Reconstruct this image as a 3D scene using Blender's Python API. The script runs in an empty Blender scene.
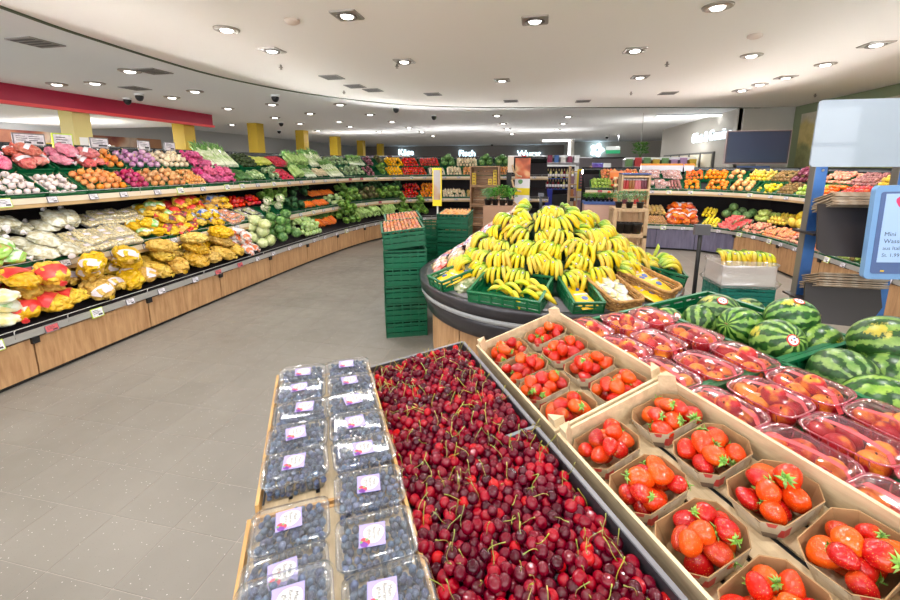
import bpy, math, random
import numpy as np
from mathutils import Matrix, Vector
random.seed(7); RNG = np.random.default_rng(7)
scene = bpy.context.scene
COL = scene.collection
# ------------------------------------------------------------------ camera
H = 1.65; F_PX = 410.0; PP_Y = 241.0
TH = math.atan2(76, 410)
YAW = math.atan2(88, F_PX*math.cos(TH) + 76*math.sin(TH))
cam = bpy.data.cameras.new('camera'); cam_ob = bpy.data.objects.new('camera', cam); COL.objects.link(cam_ob)
cam.sensor_width = 36.0; cam.lens = F_PX/900*36; cam.shift_y = -(300-PP_Y)/900
cam.clip_start = .05; cam.clip_end = 200
cam_ob.location = (0, 0, H); cam_ob.rotation_euler = (math.pi/2 - TH, 0, YAW)
scene.camera = cam_ob
# ------------------------------------------------------------------ world, exposure, ceiling lamps
scene.view_settings.view_transform = 'Standard'; scene.view_settings.look = 'None'
scene.view_settings.gamma = 1.0; scene.view_settings.use_curve_mapping = False
scene.view_settings.exposure = 0.74
world = bpy.data.worlds.new('world'); scene.world = world; world.use_nodes = True
world.node_tree.nodes['Background'].inputs[0].default_value = (.93, .97, 1, 1)
world.node_tree.nodes['Background'].inputs[1].default_value = 3.6
LAMP_W = 9.5
CEIL = 3.0
def area_light(x, y, z, size, watts, col=(1, .985, .96)):
    l = bpy.data.lights.new('downlight', 'AREA'); l.shape = 'DISK'; l.size = size; l.energy = watts; l.color = col
    o = bpy.data.objects.new('downlight', l); COL.objects.link(o); o.location = (x, y, z); return o
NEAR_LAMPS = [(-1.76,3.78,'sq'),(-1.78,5.51,'sq'),(-.08,4.27,'sq'),(1.08,5.57,'sq'),(1.47,4.25,'rd'),(2.56,6.12,'rd'),(-.62,7.01,'sq'),
  (-3.13,3.9,'rd'),(-3.16,4.68,'sq'),(3.7,5.87,'sq'),(3.73,7.69,'sq'),(3.6,8.82,'sq'),(3.77,6.84,'rd'),(3.63,8.25,'rd'),(1.5,7.2,'sq')]
# lamps of the same ceiling above and behind the photographer
BACK_LAMPS = [(-1.76,1.9),(-1.76,0),(-.08,2.3),(-.08,.4),(1.5,2.2),(1.5,.2),(3.6,3.6),(3.6,1.4),(-3.2,2.2),(-3.2,.2),(.0,-1.8),(2.4,-1.8)]
FAR_LAMPS = [(-7,3.5),(-7,7),(-7,11),(-5,13),(-1,13),(3,14.5),(-9,17),(-3,18),(1.5,19),(-8,24),(-2,25),(3.5,20)]
for x, y, k in NEAR_LAMPS: area_light(x, y, CEIL-.045, .16, LAMP_W)
for x, y in BACK_LAMPS: area_light(x, y, CEIL-.045, .16, LAMP_W*1.15)
for x, y in FAR_LAMPS: area_light(x, y, CEIL-.045, .3, LAMP_W*3.8, (1, .985, .965))
area_light(-11, 5, 2.66, .3, 60); area_light(-11, 8.5, 2.66, .3, 60)

# ------------------------------------------------------------------ helpers: pixels, matrices
def ray(x, y):
    cx, cy = (x-450)/F_PX, -(y-PP_Y)/F_PX
    d = np.array([cx, math.cos(TH)+cy*math.sin(TH), -math.sin(TH)+cy*math.cos(TH)])
    c, s = math.cos(YAW), math.sin(YAW)
    return np.array([c*d[0]-s*d[1], s*d[0]+c*d[1], d[2]])
def atz(x, y, z):
    d = ray(x, y); return np.array([0, 0, H]) + (z-H)/d[2]*d
def aty(x, y, Y):
    d = ray(x, y); return np.array([0, 0, H]) + Y/d[1]*d
def proj(p):
    p = np.array(p, float)-[0, 0, H]; c, s = math.cos(YAW), math.sin(YAW)
    q = (c*p[0]+s*p[1], -s*p[0]+c*p[1], p[2])
    D = q[1]*math.cos(TH)-q[2]*math.sin(TH); U = q[1]*math.sin(TH)+q[2]*math.cos(TH)
    return 450+F_PX*q[0]/D, PP_Y-F_PX*U/D, D
T = lambda x=0, y=0, z=0: Matrix.Translation((x, y, z))
def Rz(a): return Matrix.Rotation(a, 4, 'Z')
def Rx(a): return Matrix.Rotation(a, 4, 'X')
def Ry(a): return Matrix.Rotation(a, 4, 'Y')
def S(x, y=None, z=None):
    y = x if y is None else y; z = x if z is None else z
    return Matrix.Diagonal((x, y, z, 1))
def axes(o, x, y, z):
    m = Matrix.Identity(4)
    for i, a in enumerate((x, y, z, o)):
        for j in range(3): m[j][i] = float(a[j])
    return m
def rnd(a=1.0): return random.uniform(-a, a)
def rrot(): return Rz(rnd(math.pi)) @ Rx(rnd(math.pi)) @ Rz(rnd(math.pi))
def tilt(a): return Rx(rnd(a)) @ Ry(rnd(a))

# ------------------------------------------------------------------ helpers: geometry
class G:
    def __init__(s): s.V = []; s.F = []; s.I = []
    def add(s, V, F, mi=0, M=None):
        b = len(s.V)
        if M is not None:
            A = np.array(M); V = np.asarray(V, float) @ A[:3, :3].T + A[:3, 3]
        s.V.extend([tuple(map(float, v)) for v in V])
        s.F.extend([tuple(b+i for i in f) for f in F]); s.I.extend([mi]*len(F)); return s
    def box(s, x0, y0, z0, x1, y1, z1, mi=0, M=None):
        V = [(x0,y0,z0),(x1,y0,z0),(x1,y1,z0),(x0,y1,z0),(x0,y0,z1),(x1,y0,z1),(x1,y1,z1),(x0,y1,z1)]
        return s.add(V, [(3,2,1,0),(4,5,6,7),(0,1,5,4),(1,2,6,5),(2,3,7,6),(3,0,4,7)], mi, M)
    def cbox(s, c, d, mi=0, M=None):
        return s.box(c[0]-d[0]/2, c[1]-d[1]/2, c[2]-d[2]/2, c[0]+d[0]/2, c[1]+d[1]/2, c[2]+d[2]/2, mi, M)
    def loft(s, rings, cap0=True, cap1=True, mi=0, M=None):
        n = len(rings[0]); V = [p for r in rings for p in r]; F = []
        for k in range(len(rings)-1):
            for i in range(n):
                j = (i+1) % n; F.append((k*n+i, k*n+j, (k+1)*n+j, (k+1)*n+i))
        if cap0: F.append(tuple(range(n-1, -1, -1)))
        if cap1: F.append(tuple((len(rings)-1)*n+i for i in range(n)))
        return s.add(V, F, mi, M)
    def lathe(s, prof, n=12, mi=0, M=None):
        rings = [[(r*math.cos(2*math.pi*i/n), r*math.sin(2*math.pi*i/n), z) for i in range(n)] for r, z in prof]
        return s.loft(rings, True, True, mi, M)
    def tube(s, P, R, n=6, mi=0, M=None, flat=1.0):
        P = [Vector(p) for p in P]
        if not hasattr(R, '__len__'): R = [R]*len(P)
        t0 = (P[1]-P[0]).normalized(); up = Vector((0, 0, 1)) if abs(t0.z) < .9 else Vector((1, 0, 0))
        a = t0.cross(up).normalized(); rings = []
        for k, p in enumerate(P):
            t = (P[min(k+1, len(P)-1)]-P[max(k-1, 0)]).normalized()
            a = (a-t*a.dot(t)).normalized(); b = t.cross(a)
            rings.append([tuple(p+(a*math.cos(2*math.pi*i/n)+b*math.sin(2*math.pi*i/n)*flat)*R[k]) for i in range(n)])
        return s.loft(rings, True, True, mi, M)
    def prism(s, poly, z0, z1, mi=0, M=None):
        return s.loft([[(x, y, z0) for x, y in poly], [(x, y, z1) for x, y in poly]], True, True, mi, M)
    def ball(s, rx, ry=None, rz=None, nu=12, nv=8, mi=0, M=None, fn=None):
        ry = rx if ry is None else ry; rz = rx if rz is None else rz
        V = [(0, 0, -1)]+[(math.sin(math.pi*k/nv)*math.cos(2*math.pi*i/nu), math.sin(math.pi*k/nv)*math.sin(2*math.pi*i/nu), -math.cos(math.pi*k/nv)) for k in range(1, nv) for i in range(nu)]+[(0, 0, 1)]
        F = [(0, 1+(i+1) % nu, 1+i) for i in range(nu)]
        for k in range(nv-2):
            for i in range(nu):
                a = 1+k*nu+i; b = 1+k*nu+(i+1) % nu; F.append((a, b, b+nu, a+nu))
        e = len(V)-1
        F += [(e, 1+(nv-2)*nu+i, 1+(nv-2)*nu+(i+1) % nu) for i in range(nu)]
        V = np.array(V)
        if fn is not None: V = np.array([fn(v) for v in V])
        return s.add(V*np.array([rx, ry, rz]), F, mi, M)
    def mesh(s, name, mats, smooth=True):
        me = bpy.data.meshes.new(name); me.from_pydata(s.V, [], s.F)
        for m in (mats if isinstance(mats, (list, tuple)) else [mats]): me.materials.append(m)
        me.polygons.foreach_set('material_index', s.I)
        if smooth: me.polygons.foreach_set('use_smooth', [True]*len(s.F))
        me.update(); return me
def rrect(w, d, r, seg=3, cx=0, cy=0):
    P = []
    for qx, qy, a0 in ((1,1,0),(-1,1,90),(-1,-1,180),(1,-1,270)):
        for k in range(seg+1):
            a = math.radians(a0+90*k/seg)
            P.append((cx+qx*(w/2-r)+r*math.cos(a), cy+qy*(d/2-r)+r*math.sin(a)))
    return P
def ring(w, d, r, z, seg=3): return [(x, y, z) for x, y in rrect(w, d, r, seg)]
def tag(o, label=None, cat=None, group=None, kind=None):
    if label: o['label'] = label
    if cat: o['category'] = cat
    if group: o['group'] = group
    if kind: o['kind'] = kind
    return o
def ob(name, me, M=None, parent=None, label=None, cat=None, group=None, kind=None):
    o = bpy.data.objects.new(name, me); COL.objects.link(o)
    if parent is not None: o.parent = parent
    if M is not None: o.matrix_local = M
    return tag(o, label, cat, group, kind)
def em(name, M, label, cat, group=None, kind=None):
    o = ob(name, None, M, None, label, cat, group, kind); o.empty_display_size = .05; return o
def struct(name, g, mats, smooth=False, parent=None):
    o = ob(name, g.mesh(name, mats, smooth) if isinstance(g, G) else g, None, parent)
    if parent is None: o['kind'] = 'structure'
    return o
def text_geo(txt, size, extrude=0.0, spacing=1.0, line=.85):
    c = bpy.data.curves.new('txt', 'FONT'); c.body = txt; c.size = size; c.extrude = extrude; c.resolution_u = 2
    c.align_x = 'CENTER'; c.align_y = 'CENTER'; c.space_character = spacing; c.space_line = line
    o = bpy.data.objects.new('txt', c); me = bpy.data.meshes.new_from_object(o)
    V = [tuple(v.co) for v in me.vertices]; F = [tuple(p.vertices) for p in me.polygons]
    bpy.data.objects.remove(o); bpy.data.meshes.remove(me); bpy.data.curves.remove(c)
    return V, F

# ------------------------------------------------------------------ materials
def rgb(r, g, b):
    f = lambda c: ((c/255+.055)/1.055)**2.4 if c/255 > .04045 else c/255/12.92
    return (f(r), f(g), f(b), 1)
class N:
    """small node builder"""
    def __init__(s, name):
        s.m = bpy.data.materials.new(name); s.m.use_nodes = True; s.t = s.m.node_tree
        s.b = s.t.nodes['Principled BSDF']; s.out = s.t.nodes['Material Output']
    def n(s, typ, ins=None, **kw):
        nd = s.t.nodes.new(typ)
        for k, v in kw.items(): setattr(nd, k, v)
        for k, v in (ins or {}).items():
            if hasattr(v, 'is_output'): s.t.links.new(v, nd.inputs[k])
            else: nd.inputs[k].default_value = v
        return nd
    def set(s, k, v):
        if hasattr(v, 'is_output'): s.t.links.new(v, s.b.inputs[k])
        else: s.b.inputs[k].default_value = v
    def mix(s, f, a, b, mode='MIX'):
        nd = s.t.nodes.new('ShaderNodeMix'); nd.data_type = 'RGBA'; nd.blend_type = mode
        for i, v in ((0, f), (6, a), (7, b)):
            if hasattr(v, 'is_output'): s.t.links.new(v, nd.inputs[i])
            else: nd.inputs[i].default_value = v
        return nd.outputs[2]
    def ramp(s, f, stops, interp='LINEAR'):
        nd = s.n('ShaderNodeValToRGB', {0: f}); r = nd.color_ramp; r.interpolation = interp
        while len(r.elements) < len(stops): r.elements.new(.5)
        for e, (p, c) in zip(r.elements, stops): e.position = p; e.color = c
        return nd.outputs[0]
    def math(s, op, a, b=0.0):
        nd = s.n('ShaderNodeMath', {0: a, 1: b}, operation=op); return nd.outputs[0]
    def coord(s, which='Object', scale=(1, 1, 1), rot=(0, 0, 0)):
        c = s.n('ShaderNodeTexCoord').outputs[which]
        return s.n('ShaderNodeMapping', {0: c, 3: scale, 2: rot}).outputs[0]
    def noise(s, v, scale, detail=3, rough=.5, dist=0):
        return s.n('ShaderNodeTexNoise', {'Vector': v, 'Scale': scale, 'Detail': detail, 'Roughness': rough, 'Distortion': dist}).outputs[0]
    def rand(s):
        """0..1, different per object and per loose piece"""
        a = s.n('ShaderNodeObjectInfo').outputs['Random']; b = s.n('ShaderNodeNewGeometry').outputs['Random Per Island']
        return s.math('FRACT', s.math('ADD', a, b))
    def bump(s, h, strength=.3, dist=.002):
        s.set('Normal', s.n('ShaderNodeBump', {'Height': h, 'Strength': strength, 'Distance': dist}).outputs[0])
    def vary(s, col, hue=0, sat=0, val=0):
        r = s.rand()
        def f(amp, mul, off):
            return s.math('ADD', s.math('MULTIPLY', s.math('SUBTRACT', s.math('FRACT', s.math('MULTIPLY', r, mul)), .5), 2*amp), off)
        return s.n('ShaderNodeHueSaturation', {'Hue': f(hue, 1.0, .5), 'Saturation': f(sat, 3.7, 1.0), 'Value': f(val, 7.3, 1.0), 'Color': col}).outputs[0]
MATS = {}
def mat(name, c, rough=.5, c2=None, scale=6, lo=.4, hi=.6, var=(0, 0, 0), bump=0, bscale=40, metal=0, spec=.5, emit=0, coat=0, sss=0, stretch=(1, 1, 1)):
    if name in MATS: return MATS[name]
    k = N(name); col = c
    if c2 is not None or bump: v = k.coord('Object', stretch)
    if c2 is not None: col = k.ramp(k.noise(v, scale, 4), [(lo, c), (hi, c2)])
    if any(var): col = k.vary(col, *var)
    k.set('Base Color', col); k.set('Roughness', rough); k.set('Metallic', metal); k.set('Specular IOR Level', spec)
    if coat: k.set('Coat Weight', coat); k.set('Coat Roughness', .15)
    if sss: k.set('Subsurface Weight', sss); k.set('Subsurface Scale', .01)
    if bump: k.bump(k.noise(v, bscale, 3), bump)
    if emit: k.set('Emission Color', c); k.set('Emission Strength', emit)
    MATS[name] = k.m; return k.m
def plastic(name, tint, haze=.06, gloss=.12, rough=.08, hcol=(1, 1, 1, 1)):
    """thin clear film or blister: mostly transparent, a little haze, glossy at grazing angles"""
    k = N(name); t = k.t; t.nodes.remove(k.b)
    tr = k.n('ShaderNodeBsdfTransparent', {0: tint}); di = k.n('ShaderNodeBsdfDiffuse', {0: hcol}); gl = k.n('ShaderNodeBsdfGlossy', {0: (1, 1, 1, 1), 1: rough})
    lw = k.n('ShaderNodeLayerWeight', {0: .35}).outputs['Fresnel']
    m1 = k.n('ShaderNodeMixShader', {0: haze, 1: tr.outputs[0], 2: di.outputs[0]})
    m2 = k.n('ShaderNodeMixShader', {0: k.math('MINIMUM', k.math('ADD', k.math('MULTIPLY', lw, .45), gloss*.3), .8), 1: m1.outputs[0], 2: gl.outputs[0]})
    t.links.new(m2.outputs[0], k.out.inputs[0]); MATS[name] = k.m; return k.m
def wood(name, a, b, stretch=(1, 12, 12), scale=3, var=0, rough=.55):
    k = N(name); v = k.coord('Object', stretch); n = k.noise(v, scale, 5, .6, .6)
    col = k.ramp(n, [(.3, a), (.7, b)])
    if var: col = k.vary(col, 0, 0, var)
    k.set('Base Color', col); k.set('Roughness', rough); k.bump(n, .15); MATS[name] = k.m; return k.m
# ================================================================== SETTING
def atx(x, y, X):
    d = ray(x, y); return np.array([0, 0, H]) + X/d[0]*d
def mk_tile():
    k = N('floor_tile'); v = k.coord('Object'); g = k.n('ShaderNodeNewGeometry').outputs['Position']
    base = k.ramp(k.noise(g, 1.3, 4), [(.3, rgb(124, 118, 110)), (.7, rgb(140, 134, 126))])
    vo = k.n('ShaderNodeTexVoronoi', {'Vector': g, 'Scale': 62.0}); sp = k.math('LESS_THAN', vo.outputs['Distance'], .13)
    pick = k.math('GREATER_THAN', k.n('ShaderNodeSeparateColor', {0: vo.outputs['Color']}).outputs[0], .72)
    base = k.mix(k.math('MULTIPLY', sp, pick), base, rgb(214, 208, 200))
    vo2 = k.n('ShaderNodeTexVoronoi', {'Vector': g, 'Scale': 85.0}); dk = k.math('LESS_THAN', vo2.outputs['Distance'], .12)
    base = k.mix(k.math('MULTIPLY', dk, .35), base, rgb(100, 92, 84))
    k.set('Base Color', k.vary(base, 0, 0, .025)); k.set('Roughness', k.ramp(k.noise(g, 9, 3), [(.3, (.34,)*3+(1,)), (.7, (.5,)*3+(1,))])); k.set('Specular IOR Level', .45)
    return k.m, base
tile_m, _ = mk_tile()
k = N('floor_field'); g_ = k.n('ShaderNodeNewGeometry').outputs['Position']
br = k.n('ShaderNodeTexBrick', {'Vector': g_, 'Color1': rgb(138, 130, 121), 'Color2': rgb(133, 125, 116), 'Mortar': rgb(156, 148, 138), 'Scale': 1.0, 'Mortar Size': .004, 'Brick Width': .335, 'Row Height': .2825}, offset=0.0)
k.set('Base Color', br.outputs[0]); k.set('Roughness', .42); FLOOR_M = k.m
g = G(); g.box(-14, -4, -.1, 9, 33, -.004); floor = struct('floor', g, FLOOR_M)
TW, TD = .335, .2825
grout = mat('floor_grout', rgb(160, 152, 142), .7)
g = G(); g.box(-3.95, -.05, -.004, .76, 6.95, -.0015); ob('grout_bed', g.mesh('grout_bed', grout, False), None, floor)
g = G(); g.loft([[(x, y, 0) for x, y in rrect(TW-.003, TD-.003, .002, 1)], [(x, y, .0025) for x, y in rrect(TW-.0045, TD-.0045, .002, 1)]]); tile_me = g.mesh('floor_tile', tile_m, False)
cells = []
for i in range(-12, 7):
    for j in range(-2, 24):
        x = -1.585+(i+.5)*TW; y = 1.04+(j+.5)*TD
        if x > -3.95 and -.05 < y < 6.9: cells.append((x*x+y*y, x, y))
cells = sorted(cells, key=lambda c: (c[1] > -.8 and c[2] < 2.2, c[0]))
for _, x, y in cells[:300]: ob('floor_tile', tile_me, T(x, y, -.0025), floor)
g = G()
for _, x, y in cells[300:]: g.cbox((x, y, -.0012), (TW-.003, TD-.003, .0024))
if g.V: ob('floor_tile_field', g.mesh('floor_tile_field', tile_m, False), None, floor, kind='stuff')

beige = mat('ceiling_beige', rgb(250, 246, 241), .85, bump=.03, bscale=120)
white = mat('ceiling_white', rgb(248, 250, 251), .85, bump=.03, bscale=120)
greenp = mat('olive_paint', rgb(112, 124, 92), .7)
curve = [(-3.2, -4), (-3.9, .5), (-4.57, 2.95), (-4.76, 3.93), (-4.88, 5.45), (-4.72, 6.5), (-4.43, 7.34), (-3.88, 8.3), (-3.09, 9.2), (-2.07, 9.82), (-.9, 10.2), (.46, 10.5), (3.24, 11.05), (5.9, 11.75)]
def smooth_poly(P, n=5):
    out = []
    for i in range(len(P)-1):
        p0, p1, p2, p3 = (np.array(P[max(0, min(len(P)-1, i+d))], float) for d in (-1, 0, 1, 2))
        for j in range(n):
            t = j/n; out.append(tuple(.5*((2*p1)+(-p0+p2)*t+(2*p0-5*p1+4*p2-p3)*t*t+(-p0+3*p1-3*p2+p3)*t**3)))
    return out+[tuple(P[-1])]
cv = smooth_poly(curve)
g = G(); poly = cv+[(5.9, -4)]
g.prism(poly[::-1], CEIL, CEIL+.1); struct('ceiling', g, beige)
g = G(); g.box(-14, -4, CEIL+.02, 9, 33, CEIL+.12); struct('ceiling_outer', g, white)
g = G(); rings = []
for i, p in enumerate(cv):
    a = np.array(cv[max(i-1, 0)]); b = np.array(cv[min(i+1, len(cv)-1)]); t = (b-a)/np.linalg.norm(b-a); nrm = np.array([-t[1], t[0]])
    q = np.array(p); o = q+nrm*.05
    rings.append([(q[0], q[1], CEIL-.012), (o[0], o[1], CEIL-.012), (o[0], o[1], CEIL+.02), (q[0], q[1], CEIL+.02)])
g.loft(rings); struct('trim_1', g, mat('green_trim', rgb(70, 84, 58), .6))
# low ceiling and crimson fascia on the left
g = G(); g.box(-14, -4, 2.72, -8.95, 10.2, 2.8); struct('ceiling_low', g, white)
crim = mat('crimson_paint', rgb(178, 22, 62), .5); coral = mat('coral_paint', rgb(238, 72, 74), .5)
g = G(); g.box(-9.0, -4, 2.735, -8.9, 10.2, 3.02, 0); fas = struct('trim_2', g, crim); ob('lower_strip', G().box(-9.02, -4, 2.68, -8.88, 10.24, 2.735).mesh('lower_strip', coral, False), None, fas)
# walls
grey = mat('wall_grey', rgb(190, 192, 194), .8, bump=.03); greyw = mat('wall_warm_grey', rgb(188, 183, 174), .8, bump=.03); taupe = mat('wall_taupe', rgb(142, 136, 132), .8)
g = G(); g.box(-13.6, -4, 0, -13.4, 30.2, 3.05); struct('wall_left', g, grey)
g = G(); g.box(-13.6, 30, 0, 1.9, 30.2, 3.05, 0); wb = struct('wall_back', g, taupe)
ob('red_stripe', G().box(-13.4, 29.9, 2.1, 1.8, 30, 2.22).mesh('red_stripe', mat('dark_red_band', rgb(140, 40, 60), .6), False), None, wb)
ob('counter_recess', G().box(-13.4, 29.93, 0, 1.8, 29.99, 2.08).mesh('counter_recess', mat('dark_recess', rgb(92, 74, 76), .8), False), None, wb)
g = G(); g.box(1.7, 24.0, 0, 1.9, 30.0, 3.05); struct('wall_back_return', g, greyw)
g = G(); g.box(1.7, 26.2, 2.1, 9, 26.4, 3.05); wbr = struct('wall_back_right', g, greyw)
ob('dark_header', G().box(3.2, 26.12, 2.03, 8.8, 26.5, 2.1).mesh('dark_header', mat('dark_brown', rgb(48, 38, 36), .6), False), None, wbr)
ob('lower_panel', G().box(1.7, 26.6, 0, 9, 26.7, 2.1).mesh('lower_panel', mat('lilac_grey', rgb(176, 166, 170), .8), False), None, wbr)
g = G(); g.box(4.8, 11.5, 0, 5.0, 18.2, 3.05); g.box(5.0, 18.0, 0, 9, 18.2, 3.05); wso = struct('wall_side', g, greyw)
g = G(); g.box(4.8, 11.55, 0, 6.1, 11.75, 3.05); struct('wall_corner', g, greyw)
g = G(); g.box(5.9, -4, 0, 6.1, 11.6, 3.05); wr = struct('wall_right', g, mat('sage_wall', rgb(138, 150, 118), .75))
g = G(); g.box(9, 11, 0, 9.2, 33, 3.05); struct('wall_far_right', g, greyw)
# mural prints on the right wall
def mural(name, y0, y1, z0, z1, sky, hill, field, seed):
    k = N(name); gpos = k.n('ShaderNodeNewGeometry').outputs['Position']; sp = k.n('ShaderNodeSeparateXYZ', {0: gpos})
    n1 = k.noise(gpos, .9+seed*.13, 3); n2 = k.noise(gpos, 5.5, 6, .7)
    hgt = k.math('ADD', sp.outputs[2], k.math('MULTIPLY', n1, .8))
    col = k.ramp(k.math('DIVIDE', k.math('SUBTRACT', hgt, z0), z1-z0+.8), [(.0, field), (.38, field), (.45, hill), (.66, hill), (.72, sky)])
    col = k.mix(.45, col, k.ramp(n2, [(.35, field), (.6, (.9, .82, .6, 1))]), 'SOFT_LIGHT')
    k.set('Base Color', col); k.set('Roughness', .55)
    ob('mural_print', G().box(5.885, y0, z0, 5.9, y1, z1).mesh('mural_print', k.m, False), None, wr)
mural('mural_a', 7.6, 11.25, 1.6, 2.8, rgb(196, 190, 178), rgb(196, 178, 120), rgb(138, 142, 100), 1)
mural('mural_b', 3.6, 7.4, 1.6, 2.8, rgb(190, 182, 178), rgb(170, 120, 110), rgb(120, 130, 90), 3)
mural('mural_c', -.4, 3.4, 1.6, 2.8, rgb(196, 190, 178), rgb(190, 170, 120), rgb(130, 140, 95), 5)
# white framed board panels on the side wall under the lettering
for i in range(5):
    y0 = 12.9+i*.95
    ob('board_frame', G().box(4.75, y0, 1.55, 4.8, y0+.9, 2.02).mesh('board_frame', mat('dark_frame', rgb(90, 88, 84), .5), False), None, wso)
    ob('board_panel', G().box(4.735, y0+.07, 1.55, 4.75, y0+.83, 1.96).mesh('board_panel', mat('cream_board', rgb(222, 214, 192), .6), False), None, wso)
# wall with shop windows behind the photographer (seen in the glass of the scale)
g = G(); wf = mat('window_frame_grey', rgb(120, 124, 130), .5)
g.box(-14, -4.2, 0, 9, -4, .6, 0); g.box(-14, -4.2, 2.75, 9, -4, 3.05, 0)
struct('wall_front', g, greyw)
for i, x in enumerate(np.arange(-13, 9, 1.6)):
    struct('window_%d' % (i+1), G().box(x-.07, -4.16, .6, x+.07, -4.04, 2.75).box(x, -4.14, 2.0, min(x+1.6, 9), -4.06, 2.08).box(x, -4.14, 1.2, min(x+1.6, 9), -4.06, 1.26), wf)

# yellow columns
ycol = mat('mustard_paint', rgb(206, 172, 44), .55); ycol2 = mat('pale_mustard_paint', rgb(216, 198, 128), .55)
CN = ['nearest on the far left, paler', 'second from the left, standing just past the end of the crimson fascia', 'third from the left', 'fourth from the left', 'fifth from the left', 'sixth from the left', 'last and farthest']
for i, (x, y, w, top) in enumerate([(-9.2, 6.85, .34, 2.72), (-9.3, 9.6, .36, 2.72), (-9.35, 12.6, .36, 3.02), (-9.4, 15.5, .36, 3.02), (-9.8, 19.1, .4, 3.02), (-9.95, 22.5, .36, 3.02), (-10.15, 26, .36, 3.02)]):
    o = em('column', T(x, y, 0), 'square mustard yellow ceiling column, '+CN[i], 'column', 'yellow columns')
    ob('shaft', G().box(-w/2, -w/2, .12, w/2, w/2, top).mesh('shaft', ycol2 if i == 0 else ycol, False), None, o)
    ob('plinth', G().box(-w/2-.02, -w/2-.02, 0, w/2+.02, w/2+.02, .12).mesh('plinth', taupe, False), None, o)
    if i == 0: ob('notice', G().box(w/2, -.1, 2.02, w/2+.01, .06, 2.2).mesh('notice', mat('paper', rgb(236, 232, 228), .7), False), None, o)
# wine photo posters on the left wall
def poster_mat(name, cols, scale):
    k = N(name); v = k.coord('Object'); vo = k.n('ShaderNodeTexVoronoi', {'Vector': v, 'Scale': scale, 'Randomness': 1.0}, feature='SMOOTH_F1')
    r = k.n('ShaderNodeSeparateColor', {0: vo.outputs['Color']}).outputs[0]
    k.set('Base Color', k.ramp(k.math('ADD', k.math('MULTIPLY', r, .7), k.math('MULTIPLY', k.noise(v, 3, 4), .4)), [(i/(len(cols)-1), c) for i, c in enumerate(cols)])); k.set('Roughness', .5); return k.m
pm = poster_mat('wine_poster', [rgb(70, 20, 34), rgb(120, 40, 50), rgb(190, 130, 96), rgb(222, 200, 180), rgb(96, 30, 44)], 1.6)
for lab, a, b in [('large wine photo poster on wall left of the pale column', 0, 62), ('large wine photo poster on wall right of the pale column', 94, 136)]:
    A = atx(a, 124, -13.35); B = atx(b, 126, -13.35)
    o = em('wall_poster', T(-13.39, A[1], 1.7), lab, 'poster')
    ob('print', G().box(0, -.1, 0, .02, B[1]-A[1], .85).mesh('print', pm, False), None, o)
    ob('side_panel', G().box(0, B[1]-A[1], -.1, .03, B[1]-A[1]+(.9 if a else .3), .85).mesh('side_panel', mat('tan_board', rgb(190, 140, 104), .6), False), None, o)
# illuminated letters
glow = mat('lit_letters', (.62, .86, 1, 1), .5, emit=3.2)
def lit_sign(txt, M, size, lab):
    V, F = text_geo(txt, size, .02); g = G(); g.add(V, F)
    o = em('lit_sign', M, lab, 'sign'); ob('letters', g.mesh('letters', glow if len(txt) < 6 else mat('soft_lit_letters', (.8, .93, 1, 1), .5, emit=1.1), False), None, o)
    ob('backing', G().cbox((0, 0, -.05), (size*len(txt)*.45, size*.5, .04)).mesh('backing', mat('sign_back', rgb(150, 146, 142), .8), False), None, o)
R90 = Rx(math.pi/2)
for txt, px, py, nm in [('Käse', 406, 152.5, 'cheese'), ('Fisch', 467, 153.5, 'fish'), ('Wurst', 529, 154, 'sausage')]:
    p = aty(px, py, 29.85); lit_sign(txt, T(*p) @ R90, .62, 'glowing white letters reading %s on the far grey wall' % txt)
p = atx(703, 131.5, 4.72)
lit_sign('Obst & Gemüse', T(4.73, p[1]-.5, 2.45) @ Rz(-math.pi/2) @ R90, .42, 'glowing white lettering on grey side wall left of the screen')
# white cove light and small hanging signs
lw = mat('cove_light', (1, 1, 1, 1), .5, emit=4)
a = aty(542, 145, 26.0); b = aty(568, 145, 24); c = aty(568, 162, 24)
o = em('light_strip', T(0, 0, 0), 'white angled light strip on the far ceiling beside beige wall', 'light')
ob('ceiling_tube', G().box(a[0], 24, 2.93, 1.68, 24.12, 2.98).mesh('ceiling_tube', lw, False), None, o)
ob('wall_tube', G().box(1.6, 23.95, 1.75, 1.69, 24.05, 2.93).mesh('wall_tube', lw, False), None, o)
p = atz(688, 116, 2.98); o = em('light_strip', T(0, 0, 0), 'long white ceiling light strip near the grey side wall', 'light')
ob('tube', G().box(p[0]-.8, p[1]-.1, 2.95, p[0]+.85, p[1]+.02, 2.99).mesh('tube', lw, False), None, o); ob('housing', G().box(p[0]-.85, p[1]-.13, 2.985, p[0]+.9, p[1]+.05, 3.0).mesh('housing', white, False), None, o)
p = aty(613, 150, 20); o = em('exit_sign', T(*p), 'small green and white exit sign hanging by thin wires', 'sign')
ob('face', G().box(-.3, -.03, -.16, .3, .03, .0).box(-.0, -.034, -.12, .22, -.03, -.03, 0).mesh('face', mat('exit_green', rgb(40, 150, 100), .5, emit=.3), False), None, o)
ob('white_half', G().box(-.3, -.032, .0, .3, .032, .16).mesh('white_half', mat('exit_white', rgb(235, 240, 238), .5), False), None, o)
ob('wire', G().box(-.2, 0, .16, -.19, .01, 3.0-p[2]).mesh('wire', wf, False), None, o); ob('wire', G().box(.19, 0, .16, .2, .01, 3.0-p[2]).mesh('wire', wf, False), None, o)
p = aty(597, 150, 26.0); o = em('flower_sign', T(*p) @ R90, 'white glowing flower shaped sign on far beige wall', 'sign')
for i in range(5):
    a = i*2*math.pi/5; ob('petal', G().ball(.22, .14, .05, 10, 6, M=T(.2*math.cos(a), .2*math.sin(a), .0) @ Rz(a)).mesh('petal', glow), None, o)
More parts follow.
